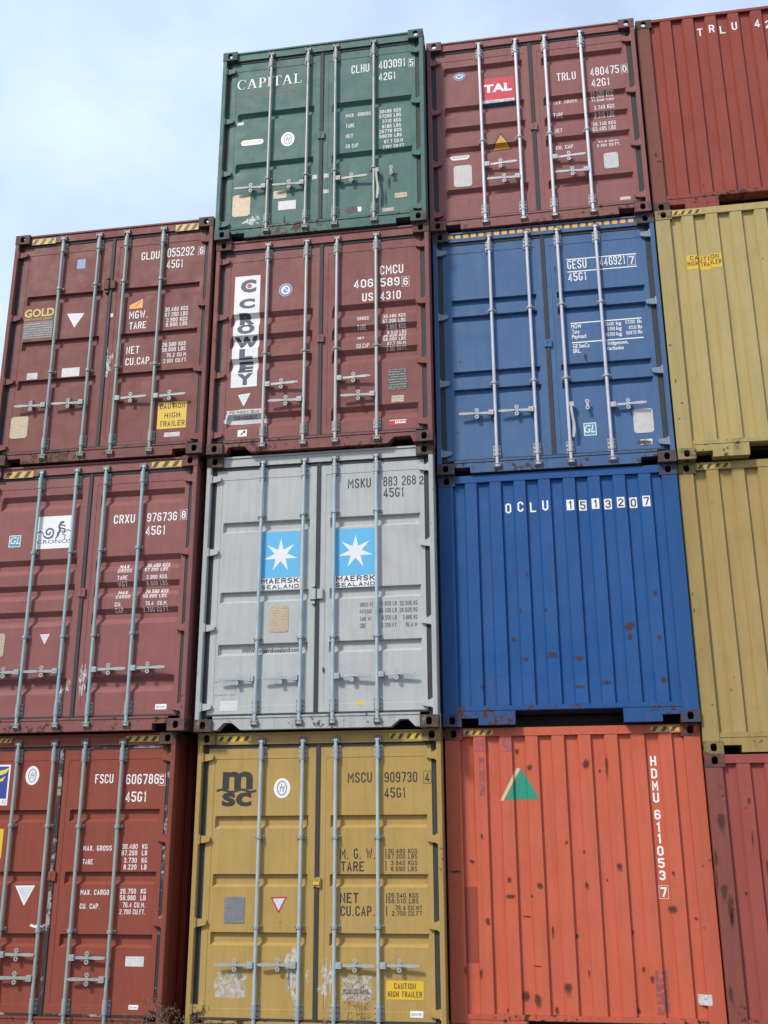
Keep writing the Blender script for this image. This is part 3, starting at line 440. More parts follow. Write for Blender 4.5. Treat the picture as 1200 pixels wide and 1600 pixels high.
# ------------------------------------------------------------------ shared container pieces
CW = 2.434
def casting_mesh(side, top, mats):
    """hollow cast steel corner; side -1 left / 1 right; origin at the outer front lower corner of the box"""
    b = MB(); w, h, d, t = .178, .117, .162, .026
    b.holed((0, 0, 0), (1, 0, 0), (0, 0, 1), w, h, t, (w / 2 , h / 2, .030, .038))                       # front face
    X = -1 if side < 0 else 1
    # outer side face (hole), inner side face (blind)
    b.holed((0, d, 0), (0, -1, 0), (0, 0, 1), d - t - .0005, h, t, (d / 2, h / 2, .034, .026) if side < 0 else None)
    b.holed((w, t + .0005, 0), (0, 1, 0), (0, 0, 1), d - t - .0005, h, t, (d / 2 - t, h / 2, .034, .026) if side > 0 else None)
    e = .0006
    b.holed((t + e, t + e, h), (1, 0, 0), (0, 1, 0), w - 2 * t - 2 * e, d - t - 2 * e, t, ((w - 2 * t) / 2, (d - t) / 2 - .004, .031, .052) if top else None)
    b.holed((t + e, d - e, 0), (1, 0, 0), (0, -1, 0), w - 2 * t - 2 * e, d - t - 2 * e, t, ((w - 2 * t) / 2, (d - t) / 2, .031, .052) if not top else None)
    return b.mesh('corner_casting', mats)
_cast = {}
def casting(side, top, mat):
    k = (side, top, mat.name)
    if k not in _cast: _cast[k] = casting_mesh(side, top, [mat])
    return _cast[k]
_shared = {}
def shared(key, fn):
    if key not in _shared: _shared[key] = fn()
    return _shared[key]
def bearing_mesh(mat):
    def f():
        b = MB(); b.box(-.040, .040, .046, .0592, -.066, .066)
        b.tube((0, .020, -.060), (0, .020, .060), .0240, 12); b.box(-.022, .022, .022, .0455, -.058, .058)
        for x in (-.031, .031):
            for z in (-.046, 0, .046): b.tube((x, .040, z), (x, .0459, z), .0075, 6, mi=1)
        return b.mesh('rod_bearing', [mat, metal('bolt_steel', (.10, .09, .085), 2, .8)])
    return shared(('bear', mat.name), f)
def guide_mesh(mat):
    def f():
        b = MB(); b.box(-.045, .045, .046, .0592, -.016, .016); b.tube((0, .020, -.014), (0, .020, .014), .027, 12)
        b.box(-.022, .022, .024, .0455, -.012, .012)
        for x in (-.036, .036): b.tube((x, .038, 0), (x, .0459, 0), .008, 6, mi=1)
        return b.mesh('rod_guide', [mat, metal('bolt_steel', (.10, .09, .085), 2, .8)])
    return shared(('guide', mat.name), f)
def keeper_mesh(mat):
    def f():
        b = MB()
        b.box(-.034, -.0255, .004, .0285, -.026, .030); b.box(.0255, .034, .004, .0285, -.026, .030); b.box(-.034, .034, .0288, .0335, -.034, .038)
        b.tube((-.040, .012, .016), (.040, .012, .016), .008, 8)
        return b.mesh('cam_keeper', [mat])
    return shared(('keep', mat.name), f)
def catch_mesh(mat):
    def f():
        b = MB()
        for z in (-.038, .038):
            N = 12; o = [(.022 * math.cos(2 * math.pi * i / N), z + .022 * math.sin(2 * math.pi * i / N)) for i in range(N)]
            q = [(.009 * math.cos(2 * math.pi * i / N), z + .009 * math.sin(2 * math.pi * i / N)) for i in range(N)]
            vs = [(x, .002, zz) for x, zz in o] + [(x, .002, zz) for x, zz in q] + [(x, .009, zz) for x, zz in o] + [(x, .009, zz) for x, zz in q]
            fs = []
            for i in range(N):
                j = (i + 1) % N
                fs += [(i, j, N + j, N + i), (2 * N + i, 3 * N + i, 3 * N + j, 2 * N + j), (i, 2 * N + i, 2 * N + j, j), (N + i, N + j, 3 * N + j, 3 * N + i)]
            b.add(vs, fs)
        b.box(-.013, .013, .0035, .0095, -.024, .024)
        b.box(-.009, .009, .0098, .0592, -.020, .020)
        return b.mesh('handle_catch', [mat])
    return shared(('catch', mat.name), f)
def handle_mesh(mat, d):
    def f():
        b = MB()
        if d:   # lying across the door
            s = d
            P = lambda a, c: (min(a * s, c * s), max(a * s, c * s))
            x0, x1 = P(.016, .072); b.box(x0, x1, -.012, .034, -.027, .027, bev=.004)
            b.tube((.048 * s, -.016, 0), (.048 * s, -.0125, 0), .010, 8)
            sec = [(.060, .013, .006, .012), (.11, .0135, .006, .012), (.15, .013, .007, .010), (.22, .010, .010, .006), (.26, .013, .009, .004), (.33, .0155, .006, -.002), (.375, .011, .006, -.004), (.385, .006, .005, -.004)]
            vs = []
            for x, hz, hy, cy in sec: vs += [(x * s, cy - hy, -hz), (x * s, cy + hy, -hz), (x * s, cy + hy, hz), (x * s, cy - hy, hz)]
            fs = [(0, 1, 2, 3), tuple(len(vs) - 4 + k for k in (3, 2, 1, 0))]
            for i in range(len(sec) - 1):
                for k in range(4): fs.append((i * 4 + k, i * 4 + (k + 1) % 4, i * 4 + 4 + (k + 1) % 4, i * 4 + 4 + k))
            b.add(vs, fs)
        else:   # hanging straight down beside its rod
            b.box(.014, .062, -.012, .030, -.026, .026, bev=.004)
            sec = [(0, .030, .010), (-.06, .032, .013), (-.14, .040, .011), (-.22, .050, .014), (-.30, .046, .016), (-.37, .038, .010)]
            vs = []
            for z, cx, hx in sec: vs += [(cx - hx, -.010, z), (cx + hx, -.010, z), (cx + hx, .004, z), (cx - hx, .004, z)]
            fs = [(0, 1, 2, 3), tuple(len(vs) - 4 + k for k in (3, 2, 1, 0))]
            for i in range(len(sec) - 1):
                for k in range(4): fs.append((i * 4 + k, i * 4 + (k + 1) % 4, i * 4 + 4 + (k + 1) % 4, i * 4 + 4 + k))
            b.add(vs, fs)
        return b.mesh('door_handle', [mat])
    return shared(('handle', mat.name, d), f)
def hinge_mesh(mat, s):
    def f():
        b = MB()
        pts = [(.018, -.030), (.018, .034), (.070, .034), (.150, .026), (.162, .012), (.150, -.022), (.085, -.036)]
        if s > 0: pts = [(-x, z) for x, z in pts][::-1]
        b.prism(pts, .026, .0592); sx = -1 if s > 0 else 1
        b.tube((.052 * sx, .020, -.046), (.052 * sx, .020, .044), .013, 10)
        return b.mesh('hinge', [mat])
    return shared(('hinge', mat.name, s), f)
def side_wall_mesh(L_, H, mat):
    b = MB(); y = .17; pts = [(y, .012)]; p = .278
    while y + p < L_ - .2:
        pts += [(y + .035, .012), (y + .104, .048), (y + .174, .048), (y + .243, .012)]; y += p
    pts += [(L_ - .17, .012)]
    z0, z1 = .161, H - .061; n = len(pts)
    vs = [(x, yy, z0) for yy, x in pts] + [(x, yy, z1) for yy, x in pts] + [(x + .004, yy, z0) for yy, x in pts] + [(x + .004, yy, z1) for yy, x in pts]
    fs = []
    for i in range(n - 1): fs += [(i, i + 1, n + i + 1, n + i), (2 * n + i, 3 * n + i, 3 * n + i + 1, 2 * n + i + 1)]
    b.add(vs, fs)
    b.box(.004, .064, .165, L_ - .165, H - .06, H - .006); b.box(.004, .054, .165, L_ - .165, .012, .160)
    return b.mesh('side_wall', [mat])

def sill_outline(style, H, end):
    x0, x1, zb, zt = .180, CW - .180, .014, .148
    if end:
        zt = .195
        return [(x0, zt), (x0, .080), (.345, .080), (.345, zb), (.700, zb), (.704, .146), (1.728, .146), (1.732, zb), (CW - .345, zb), (CW - .345, .080), (x1, .080), (x1, zt)]
    if style == 'rect':
        return [(x0, zt), (x0, .078), (.345, .078), (.345, zb), (CW - .345, zb), (CW - .345, .078), (x1, .078), (x1, zt)]
    if style == 'trap':
        return [(x0, zt), (x0, zb), (.205, zb), (.235, .082), (.41, .082), (.475, zb), (CW - .475, zb), (CW - .41, .082), (CW - .235, .082), (CW - .205, zb), (x1, zb), (x1, zt)]
    return [(x0, zt), (x0, zb), (.225, zb), (.295, .085), (.375, .085), (.465, zb), (CW - .465, zb), (CW - .375, .085), (CW - .295, .085), (CW - .225, zb), (x1, zb), (x1, zt)]

WHITE = lambda: flat('white_stencil_paint', (.84, .82, .79), .6, .06, 55, (.42, .36, .33), .71)
BLACK = lambda: flat('black_stencil_paint', (.022, .02, .022), .55, .1)
def tape_shapes(x0, z0, x1, z1, crisp):
    h = z1 - z0; w = x1 - x0; sh = [rs(x0, z0, x1, z1, 0, 0)]
    n = max(3, round(w / (h * 1.45))); p = w / n
    for i in range(n):
        a = x0 + i * p
        q = [Vector((a + .02 * p, z0 + .004)), Vector((a + .46 * p, z0 + .004)), Vector((min(a + .46 * p + h * .55, x1), z1 - .004)), Vector((min(a + .02 * p + h * .55, x1), z1 - .004))]
        sh.append((q, [(0, 1, 2, 3)], 2, 1))
    return sh

def frame(cid, root, spec, H, L_, end):
    """everything a container has besides its front face"""
    body, fr, cst = spec['m_body'], spec['m_frame'], spec['m_cast']
    for s, x in ((-1, 0.), (1, CW - .178)):
        for top, z in ((False, .001), (True, H - .118)):
            link('corner_casting', casting(s, top, cst), root, (x, 0, z))
            o = link('corner_casting', casting(-s, top, cst), root, (x + .178, L_, z)); o.rotation_euler = (0, 0, math.pi)
    pw = .155 if end else .050
    for k, (a, c) in enumerate(((.001, pw), (CW - pw, CW - .001))):
        b = MB()
        if end: b.box(a, c, .005, .150, .1185, H - .1185, bev=.006)
        else:
            b.box(a, c, .005, .120, .1185, H - .1185, bev=.006)
            ia, ic = (a + .006, .098) if k == 0 else (CW - .098, c - .006)
            b.box(ia, ic, .1205, .150, .1185, H - .1185)
        link('corner_post', b.mesh('corner_post', [fr]), root)
        b = MB(); b.box(a, a + .12 if k == 0 else c, L_ - .15, L_ - .004, .1185, H - .1185) if k == 0 else b.box(c - .12, c, L_ - .15, L_ - .004, .1185, H - .1185)
        link('corner_post', b.mesh('corner_post', [fr]), root)
    me = shared(('side', H, L_, body.name), lambda: side_wall_mesh(L_, H, body))
    link('side_wall', me, root)
    o = link('side_wall', me, root, (CW, L_, 0)); o.rotation_euler = (0, 0, math.pi)
    b = MB(); b.box(.066, CW - .066, .166, L_ - .166, H - .034, H - .024)
    y = .4
    while y < L_ - .4: b.box(.12, CW - .12, y, y + .12, H - .0238, H - .012); y += .24
    link('roof', b.mesh('roof', [body]), root)
    b = MB(); b.box(.056, CW - .056, .21, L_ - .166, .130, .158)
    y = .45
    while y < L_ - .3: b.box(.058, CW - .058, y, y + .05, .020, .1295); y += .4
    link('floor', b.mesh('floor', [spec['m_dark']]), root)
    b = MB(); b.box(.125, CW - .125, L_ - .06, L_ - .02, .05, H - .03); link('rear_wall', b.mesh('rear_wall', [body]), root)

def spots_part(root, spots, prof, xb):
    if not spots: return
    rnd = random.Random(len(spots)); b = MB(); edge = []
    for x, z, a, c in spots:
        n = 14; a *= .9; c *= .9; drip = rnd.choice((0, .3, 1.2, 2.2)); ph = rnd.random() * 6
        rr = [1 + .12 * math.sin(2 * t * 6.28 / n + ph) + rnd.uniform(-.13, .13) for t in range(n)]
        ringv = lambda k: [(x + a * k * rr[i] * math.cos(6.283 * i / n) * 1.25, 0, z + c * k * rr[i] * math.sin(6.283 * i / n) * (1.2 if i < n / 2 else 1.2 + drip * k)) for i in range(n)]
        vs = [(x, 0, z)] + ringv(.45) + ringv(.8) + ringv(1.2)
        edge += [1.] + [.85] * n + [.45] * n + [0.] * n
        fs = [(0, 1 + i, 1 + (i + 1) % n) for i in range(n)]
        for l in range(2):
            for i in range(n): fs.append((1 + l * n + i, 1 + (l + 1) * n + i, 1 + (l + 1) * n + (i + 1) % n, 1 + l * n + (i + 1) % n))
        b.add(vs, fs)
    me = b.mesh('rust_spots', [rust_spot_mat()], recalc=False)
    at = me.attributes.new('edge', 'FLOAT', 'POINT'); at.data.foreach_set('value', edge)
    bm = bmesh.new(); bm.from_mesh(me)
    for q in xb: bmesh.ops.bisect_plane(bm, geom=bm.verts[:] + bm.edges[:] + bm.faces[:], plane_co=(q, 0, 0), plane_no=(1, 0, 0), dist=1e-6)
    for v in bm.verts: v.co.y = prof(v.co.x, v.co.z) - .003
    for f in bm.faces:
        f.normal_update()
        if f.normal.y > 0: f.normal_flip()
    bm.to_mesh(me); bm.free()
    link('rust_spots', me, root, kind='stuff')

# ------------------------------------------------------------------ markings
def mark_rect(kind, x0, z0, x1, z1, P, door, body, rnd):
    """P = (prof, xb, zb)"""
    w, h = x1 - x0, z1 - z0; cx, cz = (x0 + x1) / 2, (z0 + z1) / 2
    def D(name, sh, mats, off=.0015, label=None): return decal(name, sh, P[0], P[1], P[2], mats, door, off, label)
    white = flat('white_film', (.82, .81, .78), .4, .10)
    if kind == 'caution': D('caution_sticker', [rs(x0, z0, x1, z1)], flat('yellow_film', (.72, .46, .03), .4, .14))
    elif kind == 'yellow': D('sticker', [rs(x0, z0, x1, z1)], flat('yellow_film', (.72, .46, .03), .4, .14))
    elif kind == 'cimc':
        D('maker_sticker', [rs(x0, z0, x1, z1)], white)
        k = [ring(x0 + w * .2, cz, w * .085, h * .2, w * .035, 0, 0, 12)]
        v = []
        for s_ in stencil('CIMC' if w < .5 else 'CIMC', x0 + w * .34, z0 + h * .32, w * .52, h * .36): v.append(s_ + (0,))
        D('lettering', k + v, flat('green_ink', (.03, .12, .12), .5, .1), .0024)
    elif kind in ('plate_grey', 'plate_tan', 'plate_white', 'plate_dark', 'cream', 'labelwhite', 'labelworn', 'print', 'labelslash', 'redlabel', 'redprint', 'polymeric', 'bird'):
        mt = {'plate_grey': lambda: printed('grey_data_plate', (.30, .31, .31), (.12, .12, .12), 60, .7, .35, .5),
              'plate_tan': lambda: printed('tan_data_plate', (.52, .42, .28), (.22, .16, .10), 60, .7, .45, .1),
              'plate_white': lambda: printed('pale_data_plate', (.60, .58, .54), (.36, .34, .33), 60, .6, .4, .1),
              'plate_dark': lambda: printed('dark_data_plate', (.045, .04, .04), (.42, .40, .38), 34, .55, .45),
              'cream': lambda: printed('cream_label', (.55, .50, .36), (.10, .08, .06), 40, .8),
              'labelwhite': lambda: printed('white_label', (.68, .66, .63), (.32, .31, .32), 70, .45),
              'labelworn': lambda: flat('worn_white_label', (.60, .58, .55), .5, .3, 40, (.35, .20, .16), .60),
              'print': lambda: printed('white_print', (.66, .63, .60), body_under(body), 60, .7),
              'labelslash': lambda: white, 'polymeric': lambda: flat('worn_banner', (.60, .58, .58), .5, .3),
              'redlabel': lambda: flat('red_film', (.45, .03, .04), .4, .1),
              'redprint': lambda: printed('red_print', (.5, .45, .40), (.4, .06, .05), 60, .8), 'bird': lambda: white}[kind]()
        if kind.startswith('plate'):
            c = (.10 if kind in ('plate_tan', 'plate_white') else .03) * min(w, h)
            pts = [(x0 + c, z0), (x1 - c, z0), (x1, z0 + c), (x1, z1 - c), (x1 - c, z1), (x0 + c, z1), (x0, z1 - c), (x0, z0 + c)]
            y = P[0](cx, cz); b = MB(); b.prism(pts, y - .004, y - .0008)
            for px in (x0 + .018, x1 - .018):
                for pz in (z0 + .018, cz, z1 - .018): b.tube((px, y - .0065, pz), (px, y - .0041, pz), .005, 6, mi=1)
            link('data_plate', b.mesh('data_plate', [mt, metal('rivet_metal', (.4, .4, .4), 1, .1)]), door)
        elif kind == 'bird':
            P_ = [(x0, cz), (x0 + w * .12, z1), (x0 + w * .35, cz + h * .1), (cx, z1), (x1 - w * .3, cz + h * .15), (x1, z1), (x1 - w * .12, z0 + h * .1), (x1 - w * .4, cz - h * .15), (cx, z0), (x0 + w * .25, z0 + h * .2)]
            D('label_remnant', [([Vector(p) for p in P_], [tuple(range(10))], 0)], white)
        else:
            D('sticker', [rs(x0, z0, x1, z1) if kind != 'polymeric' else jag(x0, z0, x1, z1, rnd, 0, 0, .10)], mt)
            if kind == 'labelslash': D('label_mark', [line2([(x0 + w * .35, z0 + h * .25), (x0 + w * .75, z1 - h * .25)], w * .16), line2([(x0 + w * .55, z1 - h * .2), (x0 + w * .8, z1 - h * .2), (x0 + w * .8, cz)], w * .1, 1)], flat('red_brown_ink', (.14, .04, .04)), .0024)
            if kind == 'redlabel':
                D('label_mark', [s_ + (0,) for s_ in stencil('TRITON', x0 + w * .36, z0 + h * .25, w * .58, h * .5)] and [line2([(x0 + w * (.34 + .1 * i), z0 + h * .3), (x0 + w * (.36 + .1 * i), z1 - h * (.3 if i % 2 else .12)), (x0 + w * (.40 + .1 * i), z0 + h * .3)], h * .13, i % 2) for i in range(6)] + [rs(x0 + w * .02, z0 + h * .84, x1 - w * .02, z1 - h * .04)], white, .0024)
    elif kind == 'clear': D('packing_tape', [jag(x0, z0, x1, z1, rnd, 0, 0, .1)], film('clear_tape', (.66, .66, .62), .34))
    elif kind == 'torn': D('torn_tape', [jag(x0, z0, x1, z1, rnd, 0, 0, .8)], film('white_tape', (.70, .70, .70), .36), .004)
    elif kind == 'bar': D('bracket_line', [rs(cx - .004, z0, cx + .004, z1)], BLACK())
    elif kind == 'wave':
        n = 18; pts = [(x0 + w * i / n, cz + .012 * math.sin(i / n * 2 * math.pi * 2)) for i in range(n + 1)]
        D('wave_mark', [line2(pts, .020, 4)], BLACK())
    elif kind == 'line': D('marking_line', [rs(x0, cz - .006, x1, cz + .006)], WHITE())
    elif kind == 'redline': D('underline', [rs(x0, cz - .006, x1, cz + .006)], flat('red_line_paint', (.30, .07, .05), .6, .2))
    elif kind == 'blue': D('sticker', [rs(x0, z0, x1, z1)], printed('blue_label', (.05, .16, .36), (.3, .4, .55), 50, .6))
    elif kind == 'goldpanel':
        D('address_sticker', [rs(x0, z0, x1, z1)], printed('navy_address_film', (.045, .045, .11), (.50, .42, .18), 34, .6))
    elif kind == 'orange':
        D('maker_logo', [([Vector((x0, z0)), Vector((x1, z0)), Vector((x1, z1)), Vector((x0 + w * .05, z0 + h * .42))], [(0, 1, 2, 3)], 0)], flat('orange_film', (.80, .30, .02), .4, .1))
        D('maker_logo', [([Vector((x0 + w * .42, z0 + h * .2)), Vector((x0 + w * .52, z0 + h * .2)), Vector((x0 + w * .9, z0 + h * .85)), Vector((x0 + w * .72, z0 + h * .7))], [(0, 1, 2, 3)], 0)], flat('dark_orange_ink', (.35, .09, .02), .4, .1), .0026)
    elif kind == 'patch': D('paint_patch', [rs(x0, z0, x1, z1)], flat('red_patch_paint', (.16, .035, .03), .6, .1))
    elif kind == 'brown': D('label_remnant', [jag(x0, z0, x0 + w * .75, z1, rnd, 0, 0, .3)], flat('brown_residue', (.10, .075, .06), .7, .3)); D('label_remnant', [jag(x0 + w * .74, z0, x1, z1, rnd, 0, 0, .5)], white, .002)
    elif kind == 'dred': D('paint_patch', [rs(x0, z0, x1, z1)], flat('dark_red_patch_paint', (.29, .050, .024), .55, .15))
    elif kind.startswith('purple'): D('paint_patch', [rs(x0, z0, x1, z1)], flat('dull_purple_paint' if kind == 'purple' else 'purple_stain', (.36, .085, .08) if kind == 'purple' else (.30, .07, .065), .6, .3, 26, (.50, .10, .055), .56))
    elif kind == 'pill': D('sticker', [pill(x0, z0, x1, z1)], white); D('label_mark', [pill(x0 + h * .22, z0 + h * .3, x1 - h * .22, z1 - h * .3)], printed('faint_red_print', (.68, .62, .6), (.45, .2, .2), 60, .7), .0024)
    elif kind in ('skyblue', 'white', 'talred', 'talwhite', 'talblue'):
        c = {'skyblue': (.10, .42, .68), 'white': (.74, .74, .74), 'talred': (.60, .05, .07), 'talwhite': (.72, .72, .70), 'talblue': (.03, .07, .16)}[kind]
        D('logo_panel', [rs(x0, z0, x1, z1)], flat('logo_' + kind, c, .4, .06))
    elif kind == 'scratch': D('label_remnant', [line2([(x0, z0 + .01), (x1, z0 + .015), (x1, z1 - .01), (x0 + w * .3, z1), (x0, z1 - .02)], .010)], flat('glue_residue', (.24, .20, .14), .7, .4, 60, (.38, .40, .39), .5))
    elif kind == 'gl':
        D('class_sticker', [rs(x0, z0, x1, z1)], white)
        D('class_sticker', [rs(x0 + w * .06, z0 + h * .06, x1 - w * .06, z1 - h * .06)], flat('teal_film', (.06, .28, .36), .4, .1), .0022)
    elif kind == 'cronos':
        D('logo_panel', [rs(x0, z0, x1, z1)], white)
        X = lambda u, v: (x0 + u * w, z0 + v * h)
        sp = [X(.36 + .165 * (1 - t / 26) * math.cos(-2.6 + t * .42) * 1.0, .50 + .19 * (1 - t / 26) * math.sin(-2.6 + t * .42)) for t in range(24)]
        sh = [line2(sp, .018), line2([X(.02, .50), X(.12, .55), X(.18, .50), X(.24, .38), X(.36, .31), X(.48, .36)], .011, 1),
              line2([X(.60, .38), X(.66, .55), X(.63, .70), X(.68, .80), X(.76, .80)], .022, 2), line2([X(.68, .72), X(.80, .68)], .014, 3), line2([X(.67, .62), X(.80, .58), X(.76, .50)], .014, 4),
              line2([X(.66, .56), X(.76, .46), X(.88, .56), X(.98, .50)], .010, 1), line2([X(.55, .30), X(.62, .40), X(.60, .50)], .014, 3), line2([X(.72, .42), X(.82, .40), X(.80, .28)], .008, 4)]
        D('seahorse_logo', sh, flat('navy_ink', (.05, .045, .16), .5, .1), .0022)
    elif kind == 'flag':
        D('logo_panel', [rs(x0, z0, x1, z1)], white)
        b_ = .018; D('logo_panel', [rs(x0 + b_, z0 + b_, x1 - b_, z1 - b_)], flat('flag_blue_film', (.03, .05, .28), .4, .1), .0022)
        X = lambda u, v: Vector((x0 + u * w, z0 + v * h))
        fe = [([X(.96, .93), X(.88, .80), X(.70, .74), X(.25, .72), X(.10, .80), X(.60, .84), X(.82, .88)], [tuple(range(7))], 0), ([X(.86, .72), X(.78, .60), X(.55, .54), X(.30, .56), X(.60, .64), X(.74, .66)], [tuple(range(6))], 0)]
        D('feather_logo', fe, flat('flag_yellow_ink', (.75, .62, .05), .4, .1), .003)
        D('logo_panel', [rs(x0 + b_, z0 + b_, x1 - b_, z0 + h * .16)], white, .003)
    elif kind == 'crowley':
        D('logo_panel', [rs(x0, z0, x1, z1)], flat('white_banner_film', (.74, .73, .72), .45, .16))
def body_under(m): return (.25, .12, .11)

def mark_oval(kind, cx, cz, a, b, P, door):
    def D(name, sh, mats, off=.0015): return decal(name, sh, P[0], P[1], P[2], mats, door, off)
    white = flat('white_film', (.82, .81, .78), .4, .10)
    if kind == 'yellowspot': D('sticker', [ell(cx, cz, a, b, n=12)], flat('yellow_film', (.72, .46, .03), .4, .14)); return
    D('seal_sticker', [ell(cx, cz, a, b)], white)
    if kind == 'oval':
        D('seal_mark', [ring(cx, cz, a * .55, b * .68, a * .13)] + [line2([(cx - a * .25, cz - b * .35), (cx - a * .05, cz + b * .4), (cx + a * .15, cz - b * .4), (cx + a * .3, cz + b * .3)], a * .1, 1), line2([(cx - a * .3, cz + b * .1), (cx + a * .3, cz)], a * .09, 2)], flat('grey_blue_ink', (.24, .27, .33), .5, .1), .0024)
    else:
        D('seal_mark', [ring(cx, cz, a * .82, b * .82, a * .25)] + [ell(cx, cz, a * .42, b * .45, 1)], flat('seal_blue_ink', (.10, .16, .42), .5, .1), .0024)
        D('seal_mark', [line2([(cx - a * .5, cz - b * .1), (cx - a * .1, cz + b * .35), (cx + a * .1, cz - b * .2), (cx + a * .55, cz + b * .15)], a * .12)], white, .0034)
def mark_tri(kind, p, q, r, P, door):
    def D(name, sh, mats, off=.0015): return decal(name, sh, P[0], P[1], P[2], mats, door, off)
    v = [Vector(p), Vector(q), Vector(r)]; c = (v[0] + v[1] + v[2]) / 3
    T = lambda k: ([c + (x - c) * k for x in v], [(0, 1, 2)], 0)
    if kind == 'tri_green': D('triangle_logo', [T(1)], flat('green_logo_paint', (.015, .28, .17), .5, .12)); return
    if kind == 'tri_yellow':
        D('warning_sticker', [T(1.08)], flat('black_film', (.03, .025, .02), .4)); D('warning_sticker', [T(.86)], flat('amber_film', (.65, .33, .02), .4, .12), .0024)
        D('label_mark', [rs(c.x - .035, c.y - .02, c.x + .04, c.y + .005)], printed('amber_print', (.65, .33, .02), (.08, .04, .01), 90, .8), .0032); return
    edge = flat('red_film', (.45, .03, .04), .4, .1) if kind == 'tri_red' else flat('white_film', (.82, .81, .78), .4, .10)
    D('triangle_sticker', [T(1)], edge)
    D('triangle_sticker', [T(.74)], printed('pale_print_film', (.70, .70, .70), (.42, .42, .46), 60, .8), .0024)

# ------------------------------------------------------------------ door-end container
BS = {'thin': (.005, .085, .028, .040), 'mid': (.034, .046, .048, .044), 'wide': (.054, .050, .060, .044), 'gesu': (.004, .041, .030, .050)}
def build_doors(cid, root, D_, H, spec):
    body, fr, cst, rod, gal = spec['m_body'], spec['m_frame'], spec['m_cast'], spec['m_rod'], spec['m_fit']
    rub = spec['m_rub']; rnd = random.Random(cid); dz = spec.get('dz', 0)
    hx0, hx1 = .180, CW - .180
    # header and sill
    b = MB(); b.box(hx0, hx1, .034, .150, H - .118, H - .006); b.box(hx0, hx1, .022, .0338, H - .026, H - .0065)
    header = link('header', b.mesh('header', [body]), root)
    b = MB(); b.prism(sill_outline(spec['sill'], H, False), .034, .150); b.box(hx0, hx1, .026, .0338, .128, .1475)
    sill = link('sill', b.mesh('sill', [spec['m_sill']]), root)
    # door panels
    st, fl, sb, dep = BS[spec['band']]
    z0, z1 = .172, H - .150
    bz = []
    for t in sorted(D_['bands']): t -= dz; bz.append((t - st - fl - sb, t - st - fl, t - st, t))
    doors = []
    xr_all = {}
    for side, (x0, x1, r0, r1) in enumerate(((.104, 1.197, .192, 1.128), (1.238, 2.330, 1.345, 2.285))):
        i0, i1 = (x0 + .062, x1 - .058) if side == 0 else (x0 + .058, x1 - .062)
        zi0, zi1 = z0 + .075, z1 - .105
        es = .018
        xb = sorted([x0, i0, i0 + .003, r0, r0 + es, r1 - es, r1, i1 - .003, i1, x1])
        zb = [z0, zi0, zi0 + .003, zi1 - .003, zi1, z1] + [q for t in bz for q in t]
        zb = sorted(set(zb))
        def prof(x, z, x0=x0, x1=x1, r0=r0, r1=r1, i0=i0, i1=i1, zi0=zi0, zi1=zi1):
            y = .060
            ins = min(max(min((x - i0) / .003, (i1 - x) / .003, (z - zi0) / .003, (zi1 - z) / .003), 0), 1)
            y += ins * .004
            ex = min(max(min((x - r0) / es, (r1 - x) / es), 0), 1)
            for a, b_, c_, d_ in bz:
                if a < z < d_:
                    k = (z - a) / (b_ - a) if z < b_ else (1 if z <= c_ else (d_ - z) / (d_ - c_))
                    y += dep * min(k, ex)
            return y
        b = MB(); nx, nz = len(xb), len(zb)
        vs = [(x, prof(x, z), z) for z in zb for x in xb]
        fs = [(j * nx + i, j * nx + i + 1, (j + 1) * nx + i + 1, (j + 1) * nx + i) for j in range(nz - 1) for i in range(nx - 1)]
        b.add(vs, fs)
        e = [(x0, z0), (x1, z0), (x1, z1), (x0, z1)]
        vv = [(x, .060, z) for x, z in e] + [(x, .128, z) for x, z in e]
        b.add(vv, [(0, 4, 5, 1), (1, 5, 6, 2), (2, 6, 7, 3), (3, 7, 4, 0), (4, 7, 6, 5)])
        me = b.mesh('door', [body], recalc=False)
        door = link('door', me, root); doors.append((door, prof, xb, zb, x0, x1))
        # rubber seal round the door
        g = MB(); a0, a1 = (.0505, x0 - .0006) if side == 0 else (x1 + .0006, CW - .0505)
        g.box(a0, a1, .066, .100, .152, H - .1195); c0, c1 = (x1 + .0006, 1.2165) if side == 0 else (1.2175, x0 - .0006)
        g.box(c0, c1, .050 - side * .004, .100, .152, H - .1195)
        g.box(x0, x1, .052, .100, z1 + .0006, H - .1195); g.box(x0, x1, .054, .100, .1525, z0 - .0006)
        link('seal', g.mesh('seal', [rub]), door)
        hs = D_.get('hl' if side == 0 else 'hr') or D_.get('hr')
        for hz in hs:
            link('hinge', hinge_mesh(spec.get('m_hinge', body), -1 if side == 0 else 1), door, (0 if side == 0 else CW, 0, hz - dz))
    # bars
    rx = [r[0] for r in D_['rods']]
    zt, zbm = H - .105, .085
    for i, x in enumerate(rx):
        door = doors[0 if i < 2 else 1][0]
        b = MB(); b.tube((0, .020, zbm), (0, .020, zt), .0175, 14)
        for z, s in ((zt, 1), (zbm, -1)):
            b.tube((0, .020, z - s * .001), (0, .020, z + s * .028), .0215, 10, r2=.016); b.box(-.022, .022, .004, .030, z + (.006 if s > 0 else -.024), z + (.024 if s > 0 else -.006))
        link('lock_rod', shared(('rod', H, rod.name), lambda: b.mesh('lock_rod', [rod], smooth=False)), door, (x, 0, 0)).rotation_euler = (0, R(rnd.uniform(-.12, .12)), 0)
        link('rod_bearing', bearing_mesh(gal), door, (x, 0, z1 - .060)); link('rod_bearing', bearing_mesh(gal), door, (x, 0, z0 + .062))
        kp = metal('keeper_steel', (.20, .17, .15), 2, .9); link('cam_keeper', keeper_mesh(kp), header, (x, 0, H - .088)); link('cam_keeper', keeper_mesh(kp), sill, (x, -.0025, .075))
